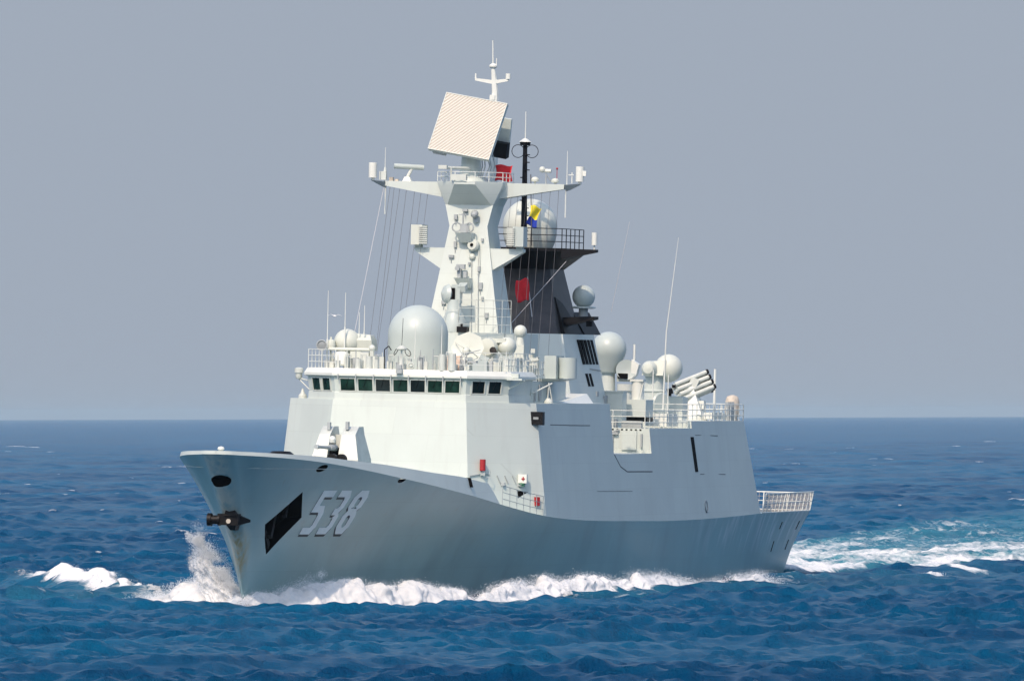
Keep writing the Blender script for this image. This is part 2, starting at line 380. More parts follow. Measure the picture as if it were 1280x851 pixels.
for ch, x0 in (('5', 121.95), ('3', 119.85), ('8', 117.72)):
    digit(ch, x0, .03, -.13, .012, m_numd, "number_outline"); digit(ch, x0, 0, 0, .022, m_num, "hull_number")

# ------------------------------------------------------------------ superstructure
SL = .11
def house(mb, x0, x1, zt, aft=0.0, n=12, zb=None, step=None):
    """deck house flush with the ship's side between x0 (aft) and x1"""
    xs = np.linspace(x0, x1, n); rings = []
    for k, x in enumerate(xs):
        t = (x - x0) / (x1 - x0); xb = x - aft * (1 - t)
        z0 = zk(xb) if zb is None else zb; yb = yk(xb) - (0 if zb is None else SL * (zb - zk(xb))); yt = yb - SL * (zt - z0)
        rings.append([(xb, yb, z0), (x, yt, zt), (x, -yt, zt), (xb, -yb, z0)])
    mb.loft(rings)
sup = MB()
house(sup, 22.9, 40.9, 10.15, aft=2.9)                    # hangar
house(sup, 40.9, 53.5, 9.72, n=6)
house(sup, 53.5, 64.4, 8.25, n=6)
# forward house with front and chamfered corners
def fwd():
    xs = np.linspace(64.4, 84.6, 10); top = 11.2
    rings = []
    for x in xs:
        yb, z0 = yk(x), zk(x); yt = yb - SL * (top - z0); rings.append([(x - (.0 if x < 84 else 0), yb, z0), (x + (.12 if x > 84 else 0), yt, top), (x + (.12 if x > 84 else 0), -yt, top), (x, -yb, z0)])
    sup.loft(rings, False); sup.add(rings[0], [(0, 1, 2, 3)])
    b, tp, tq, bq = rings[-1]
    F0, F1 = (89.0, 4.32, 5.3), (88.25, 3.9, top); G0, G1 = (89.0, -4.32, 5.3), (88.25, -3.9, top)
    sup.add([b, tp, F1, F0], [(0, 1, 2, 3)]); sup.add([bq, tq, G1, G0], [(3, 2, 1, 0)]); sup.add([F0, F1, G1, G0], [(0, 1, 2, 3)])
    sup.add([tp, F1, G1, tq], [(0, 1, 2, 3)])
fwd()
superst = P(sup, "superstructure", m_ship)
# seam lines on the port side: y of the side plane at x, z
def sy(x, z): return yk(x) - SL * (z - zk(x))
def seam(pts, wd=.035, name="seam", mt=None):
    mb = MB()
    for (xa, za), (xb, zb_) in zip(pts[:-1], pts[1:]):
        mb.plate([(xa, sy(xa, za) - .02, za - wd), (xb, sy(xb, zb_) - .02, zb_ - wd), (xb, sy(xb, zb_) - .02, zb_ + wd), (xa, sy(xa, za) - .02, za + wd)], .032, (0, 1, .14))
    return P(mb, name, mt or m_numd, superst)
seam([(81.5, 9.98), (76, 9.94), (70.5, 9.92)], .022)
seam([(64.3, 8.2), (62.8, 7.5), (61.0, 7.2), (53.7, 7.17)], .03, "boat_door_seam")
seam([(40, 9.3), (33, 9.25)], .02); seam([(39.5, 6.95), (31.5, 6.9)], .02); seam([(70, 6.1), (60, 6.05)], .012)
mb = MB()
mb.loft([[(x, sy(x, z) - .05, z) for x, z in ((41.5, 9.2), (40.7, 9.2), (40.2, 7.1), (40.95, 7.1))], [(x, sy(x, z) + .04, z) for x, z in ((41.5, 9.2), (40.7, 9.2), (40.2, 7.1), (40.95, 7.1))]])
P(mb, "vertical_slot", m_dark, superst)
mb = MB(); mb.ring((38.6, sy(38.6, 5.0) + .03, 5.0), .35, .04, (0, 1, .14), 14); P(mb, "hose_reel", m_grey2, superst)
# bulkhead of the boat recess (faces forward): doors, pipes
mb = MB(); mb.box((53.56, 6.2, 9.0), (.09, .9, 1.15)); P(mb, "door", m_ship, superst)
mb = MB(); mb.path([(53.6, 5.2, 8.4), (53.6, 5.2, 9.5), (53.6, 5.6, 9.6)], .05); mb.box((53.6, 5.35, 9.4), (.2, .36, .16)); P(mb, "pipe", m_grey2, superst)
mb = MB(); mb.box((53.6, 6.95, 9.0), (.12, .1, .8)); P(mb, "cable_duct", m_grey2, superst)
# doors and fittings on the port chamfered front
cn = Vector((3.2, 3.8, 0)).normalized()           # outward across the chamfer
def chm(t, z, out=0.0):
    """point on the port chamfer: t=0 at the side corner, 1 at the front corner"""
    a0 = Vector((84.45, yk(84.45), zk(84.45))); a1 = Vector((84.25, sy(84.45, 11.2), 11.2)); b0 = Vector((89.0, 4.32, 5.3)); b1 = Vector((88.25, 3.9, 11.2))
    A = a0.lerp(a1, (z - a0.z) / (11.2 - a0.z)); B = b0.lerp(b1, (z - 5.3) / 5.9); p = A.lerp(B, t)
    nn = (b0 - a0).cross(a1 - a0).normalized(); nn = nn if nn.x > 0 else -nn
    return p + nn * out
mb = MB(); mb.plate([chm(.36, 4.95, .01), chm(.21, 4.9, .01), chm(.21, 6.15, .01), chm(.36, 6.2, .01)], .03, cn); P(mb, "doorway", m_dark, superst)
mb = MB(); mb.box(chm(.13, 5.6, .12), (.22, .28, .5), (0, 0, R(50))); P(mb, "fire_locker", m_redp, superst, "small red locker beside the dark doorway")
for k in range(3):
    mb = MB(); mb.path([chm(.62 - .1 * k, 7.05, .05), chm(.58 - .1 * k, 6.6, .05)], .03); P(mb, "pipe", m_grey2, superst)
mb = MB(); mb.path([chm(.98, 7.0, .06), chm(.80, 7.15, .06), chm(.72, 7.1, .06)], .035); P(mb, "pipe", m_grey2, superst)
for t_, z_ in ((.55, 6.55), (.33, 6.55)):
    mb = MB(); mb.box(chm(t_, z_, .08), (.2, .22, .18)); P(mb, "junction_box", m_grey2, superst)
# side light box on the port corner
mb = MB(); mb.box((84.75, 7.3, 10.35), (.55, .78, .76), (0, 0, 0)); sl_ = P(mb, "side_light", m_black)
mb = MB(); mb.box((85.05, 7.3, 10.36), (.06, .3, .14)); P(mb, "lens", m_lens, sl_)

# forward deck fittings
for vx, vy in ((108, .72), (107.6, 1.14)):
    mb = MB(); mb.tube((vx - .2, vy, 7.95), (vx + .2, vy, 7.95), .3, n=18); mb.tube((vx + .2, vy, 7.95), (vx + .26, vy, 7.95), .12, n=10); mb.box((vx, vy, 7.1), (.3, .2, 1.6)); P(mb, "hose_reel", m_black)
mb = MB(); mb.lathe((117, -.1, 8.02), [(0, 0), (.7, 0), (.7, .24), (.5, .38), (0, .4)], 18); P(mb, "capstan", m_black)
mb = MB(); mb.lathe((131.6, 0, 8.3), [(.0, 0), (.12, 0), (.12, .2), (.2, .26), (.16, .38), (0, .42)], 12); P(mb, "bow_lamp", m_white)
# breakwater / low boxes behind the bulwark
mb = MB(); mb.prism([(106, -4.5), (107.4, 0), (106, 4.5), (105.8, 4.5), (107.1, 0), (105.8, -4.5)], 6.5, 7.4); P(mb, "breakwater", m_ship)

# ------------------------------------------------------------------ gun
gx = 103.2
g = MB()
def gpoly(y0, y1, x0, x1, ch): return [(x1, y0 + ch), (x1, y1 - ch), (x1 - ch * 1.5, y1), (x0, y1), (x0, y0), (x1 - ch * 1.5, y0)]
# right cheek, left cheek and rear body around a dark gun slot
def cheek(y0, y1, yt0, yt1, xf=1.5):
    g.loft([[(gx + xf, y0, 6.9), (gx + xf, y1, 6.9), (gx - 1.5, y1, 6.9), (gx - 1.5, y0, 6.9)],
            [(gx + xf + .12, y0, 7.9), (gx + xf + .12, y1, 7.9), (gx - 1.7, y1, 7.9), (gx - 1.7, y0, 7.9)],
            [(gx + xf - .7, yt0, 9.3), (gx + xf - .7, yt1, 9.3), (gx - 1.5, yt1, 9.3), (gx - 1.5, yt0, 9.3)],
            [(gx + xf - 1.6, yt0, 9.75), (gx + xf - 1.6, yt1, 9.75), (gx - 1.2, yt1, 9.75), (gx - 1.2, yt0, 9.75)]])
cheek(.28, 1.45, .28, 1.08); cheek(-1.25, -.36, -.98, -.36)
g.box((gx - .9, -.04, 8.1), (1.2, .64, 2.4))
gun = P(g, "gun_turret", m_gear)
mb = MB(); mb.box((gx + .35, -.04, 7.75), (1.2, .6, 1.6)); P(mb, "gun_slot", m_dark, gun)
mb = MB(); mb.tube((gx + .9, -.04, 8.55), (gx + 2.3, -.04, 8.57), .19, .16, 14); mb.tube((gx + 2.3, -.04, 8.57), (gx + 5.2, -.04, 8.62), .10, .085, 12); mb.tube((gx + 5.2, -.04, 8.62), (gx + 5.6, -.04, 8.625), .125, .125, 12)
P(mb, "gun_barrel", m_grey2, gun)
for yy_, zz_ in ((-.55, 9.75), (.5, 9.8)):
    mb = MB(); mb.box((gx + .3, yy_, zz_), (.3, .17, .45)); P(mb, "hatch_cover", m_grey2, gun)
mb = MB(); mb.lathe((gx + 1.6, -.04, 8.95), [(.16, -.1), (.2, .1), (.12, .25), (0, .28)], 12); P(mb, "sight", m_white, gun)

# ------------------------------------------------------------------ bridge
def bp(d=0.0): return offset([(88.15, 3.85), (88.15, -3.85), (85.95, -5.9), (80, -5.9), (80, 5.9), (85.95, 5.9)], d)
br = MB()
br.loft([[(x, y, 11.2) for x, y in bp(0)], [(x, y, 11.62) for x, y in bp(-.03)], [(x, y, 11.64) for x, y in bp(-.07)], [(x, y, 12.5) for x, y in bp(.06)]])
bridge = P(br, "bridge", m_ship)
rf = MB(); rf.loft([[(x, y, 12.5) for x, y in bp(.12)], [(x, y, 12.56) for x, y in bp(.24)], [(x, y, 12.70) for x, y in bp(.24)], [(x, y, 12.98) for x, y in bp(.06)]])
P(rf, "roof", m_white, bridge)
PB0, PB1 = bp(-.07), bp(.06)
def wpt(i, t, v, out):
    """point on the leaning window band: facet i of the bridge outline, t along, v up"""
    n = len(PB0); a0, b0, a1, b1 = [Vector((*p, 11.64 + .86 * q)) for p, q in ((PB0[i], 0), (PB0[(i + 1) % n], 0), (PB1[i], 1), (PB1[(i + 1) % n], 1))]
    p = a0.lerp(b0, t).lerp(a1.lerp(b1, t), v); nn = (b0 - a0).cross(a1 - a0).normalized()
    if nn.dot(p - Vector((84, 0, 12))) < 0: nn = -nn
    return p + nn * out
def window(i, tc_, wt):
    t0, t1 = tc_ - wt / 2, tc_ + wt / 2
    f = MB(); e = wt * .12
    ring = lambda s, o, k: [wpt(i, a, b, o) for a, b in ((t0 - s * e + k * 0, .10 - .09 * s), (t1 + s * e, .10 - .09 * s), (t1 + s * e, .86 + .09 * s), (t0 - s * e, .86 + .09 * s))]
    f.loft([ring(1, -.01, 0), ring(1, .05, 0), ring(.15, .05, 0), ring(.15, -.01, 0)], False)
    w_ = P(f, "window", m_gear, bridge)
    g_ = MB(); g_.loft([ring(.16, -.02, 0), ring(.16, .012, 0)]); P(g_, "pane", m_glass2 if random.random() < .4 else m_glass, w_)
    v_ = MB(); c = wpt(i, tc_, .95, .10); v_.tube(wpt(i, tc_ - wt * .1, .92, .06), wpt(i, tc_ + wt * .15, .35, .05), .012, n=4); P(v_, "wiper", m_black, w_)
for y in (-3.08, -2.04, -1.01, 0.02, 1.03, 2.04, 3.06):
    window(0, (3.85 - y) / 7.7, .104)
for t in (.24, .62): window(5, 1 - t - .04, .27); window(1, t + .06, .27)
# hood brackets between the windows
for y in (-3.6, -2.56, -1.52, -.5, .53, 1.54, 2.55, 3.58):
    mb = MB(); mb.box((88.36, y, 12.5), (.2, .06, .3)); P(mb, "hood_bracket", m_grey2, bridge)
# block behind the bridge wing (shaded side), wing sponsons
mb = MB(); mb.prism([(80, 5.9), (80, -5.9), (70.5, -5.9), (70.5, 5.9)], 11.2, 12.45); aft_b = P(mb, "signal_deck_house", m_ship)
mb = MB(); mb.box((75.3, 5.92, 11.75), (.8, .05, 1.1)); P(mb, "door", m_grey2, aft_b)
for b_ in (((77.8, 5.95, 11.8), (.5, .06, .9)), ((79.2, 5.95, 11.6), (.25, .1, .6))):
    mb = MB(); mb.box(*b_); P(mb, "locker", m_grey2, aft_b)
# tapered hatch cover behind the high side plating
mb = MB(); mb.loft([[(74, 4.6, 11.2), (66, 4.6, 11.2), (66, 6.6, 11.2), (74, 6.6, 11.2)], [(73.5, 5.0, 11.25), (66.4, 5.0, 11.75), (66.4, 6.3, 11.75), (73.5, 6.3, 11.25)]]); P(mb, "skylight", m_white)

# ------------------------------------------------------------------ main mast
mbase = MB(); mbase.prism([(74.2, -3.4), (74.2, .55), (71.6, 3.1), (65.5, 3.1), (65.5, -3.4)], 12.45, 15.18); mast_base = P(mbase, "mast_house", m_ship)
ms = MB()
def ring4(z, xf, xa, yh): return [(xf, yh, z), (xf, -yh, z), (xa, -yh, z), (xa, yh, z)]
ms.loft([ring4(15.15, 72.1, 68.1, 2.15), ring4(21.38, 71.1, 68.25, 1.13), ring4(22.62, 71.0, 68.0, 1.42)])
# faceted head
def oct_(z, xf, yf, xs_, ys_, xa): return [(xf, yf, z), (xf, -yf, z), (xs_, -ys_, z), (xa, -ys_, z), (xa, ys_, z), (xs_, ys_, z)]
ms.loft([oct_(22.62, 71.0, 1.3, 70.98, 1.42, 68.0), oct_(23.8, 72.4, .62, 70.9, 1.95, 67.6), oct_(23.98, 72.4, .62, 70.9, 1.95, 67.6)])
mast = P(ms, "main_mast", m_ship)
for sd in (1, -1):
    y = MB(); x0, x1 = 69.9, 68.9
    y.loft([[(70.2, sd * 1.6, 23.02), (70.2, sd * 1.6, 23.94), (68.6, sd * 1.6, 23.94), (68.6, sd * 1.6, 23.02)], [(69.7, sd * 5.35, 23.66), (69.7, sd * 5.35, 23.94), (69.0, sd * 5.35, 23.94), (69.0, sd * 5.35, 23.66)]])
    yo = P(y, "yardarm", m_ship, mast)
    y = MB(); y.loft([[(69.8, sd * 5.36, 23.9), (68.9, sd * 5.36, 23.9), (68.9, sd * 6.25, 23.98), (69.8, sd * 6.25, 23.98)], [(69.4, sd * 5.4, 23.55), (69.2, sd * 5.4, 23.55), (69.2, sd * 5.6, 23.6), (69.4, sd * 5.6, 23.6)]])
    P(y, "yard_tip", m_grey2, yo)
    # hanging rod below the tip
    y = MB(); y.tube((69.4, sd * 5.4, 23.6), (69.4, sd * 5.4, 22.0), .035, n=5); P(y, "hanging_aerial", m_white, yo)
    c = MB(); c.tube((69.3, sd * 6.2, 24.12), (69.3, sd * 6.2, 25.0), .25, n=16); c.tube((69.3, sd * 6.2, 23.95), (69.3, sd * 6.2, 24.12), .1, n=8); P(c, "canister_aerial", m_white, yo)
    c = MB(); c.tube((69.4, sd * 5.45, 23.9), (69.4, sd * 5.45, 25.9), .03, .015, 5); P(c, "whip_aerial", m_white, yo)
    # bracket with ESM cabinet
    b = MB(); b.loft([[(71.3, sd * 1.38, 18.75), (71.2, sd * 1.15, 20.1), (70.9, sd * 3.25, 20.1), (70.9, sd * 3.25, 19.92)], [(69.6, sd * 1.38, 18.75), (69.6, sd * 1.15, 20.1), (70.2, sd * 3.25, 20.1), (70.2, sd * 3.25, 19.92)]])
    bk_ = P(b, "bracket", m_ship, mast)
    c = MB(); c.prism([(71.4, sd * 2.72), (71.4, sd * 3.36), (70.3, sd * 3.36), (70.3, sd * 2.62)], 20.24, 21.4); c.prism([(71.0, sd * 2.85), (71.0, sd * 3.2), (70.4, sd * 3.2), (70.4, sd * 2.85)], 20.08, 20.26)
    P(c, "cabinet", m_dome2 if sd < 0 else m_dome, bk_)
    c = MB()
    for k in range(9): c.box((71.42, sd * 2.62 + .0, 20.34 + .12 * k), (.2, .5 if sd < 0 else .46, .07))
    P(c, "louvre", m_gear, bk_)
# navigation radar bar on the starboard yard
c = MB(); c.prism([(69.6, -4.35), (69.6, -3.85), (69.1, -3.85), (69.1, -4.35)], 23.94, 24.2, [(69.5, -4.25), (69.5, -3.95), (69.2, -3.95), (69.2, -4.25)]); c.tube((69.35, -4.1, 24.2), (69.35, -3.85, 24.7), .1, n=8)
nr = P(c, "radar_pedestal", m_white, mast)
c = MB(); c.tube((69.7, -4.85, 24.82), (69.1, -3.2, 24.76), .16, n=14); P(c, "radar_scanner", m_dome, nr)
c = MB(); c.lathe((69.4, 3.55, 23.94), [(.05, 0), (.05, .12), (.22, .14), (.24, .25), (.16, .38), (0, .42)], 16); P(c, "small_radome", m_dome2, mast)
c = MB(); c.lathe((69.4, 4.75, 23.94), [(.05, 0), (.05, .08), (.22, .1), (.24, .2), (.16, .32), (0, .36)], 16); P(c, "small_radome", m_dome2, mast)
c = MB(); c.tube((69.4, 4.2, 23.94), (69.4, 4.2, 24.55), .04, n=6); c.path([(69.4, 4.2, 24.55), (69.2, 4.45, 24.1)], .03); lp = P(c, "lamp_post", m_grey2, mast)
c = MB(); c.sphere((69.45, 3.98, 24.78), .19, 14); c.tube((69.4, 4.1, 24.72), (69.4, 4.5, 24.70), .12, n=10); P(c, "signal_lamp", m_gear, lp)
c = MB(); c.tube((69.4, 4.85, 24.0), (69.4, 4.85, 24.8), .02, n=5); c.sphere((69.4, 4.85, 24.85), .07, 8); P(c, "obstruction_light", m_redp, mast)
c = MB(); c.box((69.4, -5.5, 24.25), (.3, .3, .5)); c.tube((69.4, -5.75, 24.0), (69.4, -5.75, 24.5), .04, n=6); c.tube((69.4, -5.45, 24.4), (69.4, -5.45, 24.75), .11, .05, 8); P(c, "horn", m_gear, mast)
c = MB(); c.box((69.4, -5.05, 24.05), (.3, .22, .22)); c.box((69.3, -4.75, 24.0), (.25, .2, .12)); P(c, "junction_box", m_tan, mast)
c = MB(); c.path([(69.4, 5.75, 24.0), (69.4, 5.75, 24.65)], .03); c.box((69.4, 5.7, 24.5), (.12, .3, .05)); P(c, "aerial_frame", m_white, mast)
c = MB(); c.box((69.4, 6.5, 24.6), (.15, .2, .3)); P(c, "aerial_box", m_white, mast)
# rail round the mast head
def railing(pts, h, mt, parent=ship, rails=3, posts=1.2, r=.025, name="railing"):
    mb = MB(); pts = [Vector(p) for p in pts]
    for p, q in zip(pts[:-1], pts[1:]):
        n = max(1, int((q - p).length / posts))
        for i in range(n + 1): mb.tube(p.lerp(q, i / n), p.lerp(q, i / n) + Vector((0, 0, h)), r, n=5)
        for k in range(rails): z = Vector((0, 0, h * (k + 1) / rails)); mb.tube(p + z, q + z, r * .85, n=5)
    return P(mb, name, mt, parent)
railing([(68, -1.95, 23.98), (70.9, -1.95, 23.98), (72.3, -.6, 23.98), (72.3, .6, 23.98), (70.9, 1.95, 23.98), (68, 1.95, 23.98)], .55, m_white, mast, 2, .8)
c = MB(); c.tube((72.2, -1.35, 24.75), (70.5, -.1, 24.75), .09, n=8); c.box((72.2, -1.35, 24.78), (.3, .5, .22)); c.tube((72, -.9, 23.98), (72, -.9, 24.75), .05, n=6); c.box((72.3, -.35, 24.2), (.4, .9, .35)); P(c, "sensor_arm", m_gear, mast)
# fittings down the mast face
def ledge(zt, y0, y1, dep, parent=mast):
    xf = 72.1 - (zt - 15.15) * .1605
    b = MB(); b.loft([[(xf - .1, y0, zt), (xf + dep, y0 + .05, zt), (xf + dep, y1, zt), (xf - .1, y1, zt)], [(xf - .05, y0 + .2, zt - .62), (xf + dep * .55, y0 + .28, zt - .55), (xf + dep * .55, y1 - .05, zt - .55), (xf - .05, y1, zt - .62)]])
    return P(b, "ledge", m_ship, parent), xf
l1, xf1 = ledge(20.98, -.62, .40, 1.0)
c = MB(); c.ring((xf1 + .6, -.55, 21.3), .26, .045, (1, .3, 0), 14); c.ring((xf1 + .6, .22, 21.3), .26, .045, (1, -.3, 0), 14); c.tube((xf1 + .5, -.2, 20.98), (xf1 + .5, -.2, 22.1), .05, n=6); c.tube((xf1 + .5, -.45, 22.05), (xf1 + .5, .05, 22.05), .03, n=5); c.box((xf1 + .45, -.15, 21.25), (.3, .4, .5)); c.box((xf1 + .5, .1, 21.2), (.15, .12, .4))
P(c, "loop_aerial", m_grey2, l1)
l2, xf2 = ledge(18.35, -.55, .42, .9)
c = MB(); c.box((xf2 + .4, -.28, 18.62), (.3, .22, .5)); c.box((xf2 + .4, -.2, 19.0), (.3, .5, .28)); c.tube((xf2 + .6, -.35, 18.9), (xf2 + .75, -.35, 18.9), .14, n=10); c.box((xf2 + .4, .08, 18.55), (.3, .2, .35)); P(c, "camera_cluster", m_grey2, l2)
c = MB(); c.lathe((71.35, .45, 20.25), [(.30, -.1), (.36, .25), (.28, .4), (.05, .42)], 16, (1, -.2, .1)); c.sphere((71.45, .35, 19.6), .2, 12); c.path([(71.4, .7, 20.4), (71.5, .8, 19.2), (71.6, .75, 18.6)], .05); spk = P(c, "loudspeaker", m_dome2, mast)
c = MB(); c.tube((71.76, .37, 20.29), (71.8, .36, 20.3), .1, n=10); P(c, "speaker_mouth", m_dark, spk)
c = MB(); c.lathe((71.4, .42, 22.1), [(.22, -.1), (.22, .12), (.1, .3), (0, .32)], 12, (1, 0, -.35)); c.box((71.2, .5, 21.8), (.25, .2, .35)); P(c, "floodlight", m_grey2, mast)
for z, yy in ((17.2, 1.1), (16.4, -.3), (19.2, .2), (20.6, .9)):
    c = MB(); c.box((72.15 - (z - 15.15) * .16, yy, z), (.25, .12, .16)); P(c, "junction_box", m_grey2, mast)
c = MB(); 
for yy in (.55, .95): c.path([(72.2, yy, 15.2), (71.4, yy - .25, 20)], .018, 4)
P(c, "cable", m_grey2, mast)
for z, yy, a_, b_ in ((21.9, -.75, .2, .3), (20.3, -.7, .16, .35), (19.6, -.9, .3, .16), (17.9, .95, .2, .4), (16.9, -1.2, .25, .2), (16.2, 1.4, .2, .3), (22.3, -.2, .3, .14), (18.9, .8, .14, .3)):
    c = MB(); xf_ = 72.1 - (min(z, 21.4) - 15.15) * .16; c.box((xf_ + .06, yy, z), (.22, a_, b_)); c.tube((xf_ + .1, yy, z - b_ / 2), (xf_ + .1, yy, z - b_ / 2 - .3), .025, n=5); P(c, "sensor_box", m_grey2, mast)
# optical director at the foot of the mast, starboard
c = MB(); c.lathe((73.5, -.2, 15.18), [(.74, 0), (.74, .55), (.55, 1.0), (.42, 1.35), (.40, 1.9)], 20); od = P(c, "director_pedestal", m_dome, label="conical pedestal at the foot of the mast")
c = MB(); c.lathe((73.5, -.62, 17.4), [(0, -.22), (.42, -.18), (.58, 0), (.46, .2), (0, .42)], 22, (.55, -.85, .1)); P(c, "dish", m_dome, od)
c = MB(); c.box((73.4, -.08, 17.4), (.7, .5, 1.1)); c.box((73.4, .25, 17.8), (.7, .45, .35), (0, .3, 0)); P(c, "sensor_housing", m_dome, od)
c = MB(); c.box((73.78, -.24, 17.25), (.15, .24, 1.0)); P(c, "sensor_window", m_dark, od)
c = MB(); c.tube((74.6, -.9, 15.2), (74.6, -.9, 15.55), .1, n=8); c.box((74.2, .5, 15.35), (.7, .6, .34)); c.box((74.2, .42, 15.55), (.2, .1, .25)); P(c, "deck_gear", m_black)
railing([(74.1, .2, 15.18), (74.1, 1.2, 15.18), (72.2, 2.9, 15.18)], 1.9, m_gear, rails=4, posts=.55, r=.018)
railing([(74.1, -.6, 15.18), (74.1, .2, 15.18)], 1.3, m_gear, rails=2, posts=.8, r=.018)

# radar on the mast head: two back to back planar arrays
ped = MB(); ped.lathe((69.6, -.25, 23.98), [(1.05, 0), (1.0, .2), (.72, .35), (.6, .9), (.55, 1.6), (.62, 1.75), (.62, 2.0)], 24); pedo = P(ped, "radar_pedestal", m_ship)
cc = MB()
for k in range(5):
    pts = [(70.0 + .2 * random.random(), .45 + .16 * k, 25.7), (70.3, .5 + .2 * k + .2 * random.random(), 25.0 - .2 * random.random()), (70.1, .3 + .2 * k, 24.2)]
    cc.path(pts, .035, 5)
P(cc, "cable", m_grey2, pedo)
n_ = -d0
rv = r0
def cvec(a, b, dpt): return rv * a + zz * b + n_ * dpt
ppm = 21.3
ctr = Vector((70.5, -.30, 27.2))
wv = cvec(77 / ppm, -13 / ppm, 1.25); hv = cvec(21 / ppm, 69 / ppm, -1.27)
wv_l, hv_l = wv.length, hv.length
ex = wv.normalized(); ez_ = ex.cross(hv.normalized()).normalized(); ey = ez_.cross(ex)
RM = Matrix((ex, ey, ez_)).transposed().to_4x4(); RM.translation = ctr
def local(mb, name, mt, parent, M_, label=None):
    o = mb.build(name, mt, parent, label); o.matrix_local = M_; return o
c = MB(); c.box((0, 0, -.12), (3.85, 3.72, .2)); fr = local(c, "radar_antenna", m_ship, ship, RM, "large square planar radar face with diagonal ribs")
c = MB(); c.box((0, 0, .02), (3.78, 3.65, .07)); o = c.build("array_face", m_radar, fr)
c = MB()
for s in (-1, 1): c.box((s * 1.9, 0, .02), (.04, 3.72, .12)); c.box((0, s * 1.84, .02), (3.76, .04, .12))
c.build("frame", m_gear, fr)
c = MB(); c.box((-1.3, -1.78, -.35), (.8, .2, .3)); c.box((.0, -.6, -.55), (1.6, 1.2, .7)); c.box((0.4, .8, -.5), (.8, .8, .6)); c.build("array_support", m_grey2, fr)
B2 = Matrix.Translation(ctr + cvec(1.55, -.45, -2.2)) @ RM.to_3x3().to_4x4() @ Matrix.Rotation(R(38), 4, 'X') 
c = MB(); c.box((0, 0, 0), (2.0, 2.3, .18)); bo = local(c, "rear_array", m_ship, ship, B2)
c = MB(); c.box((.6, -.7, .3), (.9, .9, .5)); c.build("drive_unit", m_sootd, bo)
# pole mast behind the radar
c = MB(); c.tube((66.2, .35, 23.98), (65.6, .2, 29.3), .26, .2, 8); c.tube((65.6, .2, 29.3), (65.6, .05, 30.8), .2, .12, 8); c.tube((65.6, .05, 30.8), (65.6, 0, 32.35), .05, .03, 6); c.tube((65.6, .25, 30.8), (65.6, .25, 31.3), .03, n=5); c.lathe((65.6, .06, 30.7), [(.1, 0), (.25, .1), (.25, .18), (.1, .3)], 12); c.box((65.8, .1, 29.0), (.2, .3, .3))
pm = P(c, "pole_mast", m_white, label="thin white topmast behind the radar")
c = MB(); c.loft([[(65.7, -1.0, 30.12), (65.7, -1.0, 29.98), (65.5, -1.0, 29.98), (65.5, -1.0, 30.12)], [(65.7, .1, 30.02), (65.7, .1, 29.78), (65.5, .1, 29.78), (65.5, .1, 30.02)], [(65.7, 1.0, 30.12), (65.7, 1.0, 29.98), (65.5, 1.0, 29.98), (65.5, 1.0, 30.12)]])
P(c, "cross_arm", m_white, pm)
c = MB(); c.tube((65.6, .98, 30.1), (65.6, .98, 30.42), .16, n=12); c.tube((65.6, -.98, 30.1), (65.6, -.98, 30.4), .06, .04, 8); P(c, "wind_sensor", m_white, pm)
# halyards
c = MB()
for y in (-5.1, -4.85, -4.5, -4.1, -3.6, -3.2, -2.8): c.tube((69.5, y, 23.6), (75, y * .98 + random.uniform(-.25, .25), 12.6), .010, n=4)
for y in (2.2, 2.6, 3.1, 3.5, 4.0, 4.5, 5.0): c.tube((69.5, y, 23.6), (73, y * 1.05 + random.uniform(-.2, .2), 12.6), .010, n=4)
P(c, "halyards", m_wire, mast)
for a_, b_, r_ in (((69.3, -5.5, 23.7), (80, -5.0, 13.0), .016), ((60.5, 3.6, 19.5), (73, .6, 12.9), .016), ((52, 5.6, 22), (52, 4.6, 16.6), .012)):
    c = MB(); c.tube(a_, b_, r_, n=4); P(c, "backstay", m_lwire, mast)

# ------------------------------------------------------------------ funnel block
f = MB()
f.loft([[(x, y, 8.25) for x, y in ((61.5, -3.2), (61.5, 3.0), (61.0, 4.7), (50.5, 4.75), (50.5, -4.75), (61.0, -4.7))], [(x, y, 15.22) for x, y in ((60.4, -1.9), (60.4, 1.95), (59.6, 3.3), (51.2, 3.4), (51.2, -3.4), (59.6, -3.3))]])
funnel = P(f, "funnel", m_ship)
def fy(z): return 3.38 + (15.22 - z) * .193
def fpl(x0, x1, z0, z1, sk): return [(x0 + sk * 0, fy(z0) - .02, z0), (x1, fy(z0) - .02, z0), (x1 + sk, fy(z1) - .02, z1), (x0 + sk, fy(z1) - .02, z1)]
for k in range(5):
    x = 55.6 - .92 * k
    c = MB(); c.plate(fpl(x, x - .62, 13.45, 14.9, .55), .06, (0, 1, .19)); P(c, "louvre", m_dark, funnel)
for k in range(2):
    x = 55.1 - .95 * k
    c = MB(); c.plate(fpl(x, x - .55, 12.15, 12.9, .3), .06, (0, 1, .19)); P(c, "louvre", m_dark, funnel)
c = MB(); c.box((50.9, fy(11.3) + .05, 11.0), (1.0, .08, 1.2)); c.box((53, fy(11.9) + .05, 11.7), (.5, .1, .3)); c.path([(54, fy(13.2) + .05, 13.2), (51, fy(13.1) + .05, 13.1)], .03); c.box((57.5, fy(11.2) + .05, 11.3), (.9, .08, .3)); P(c, "door", m_grey2, funnel)
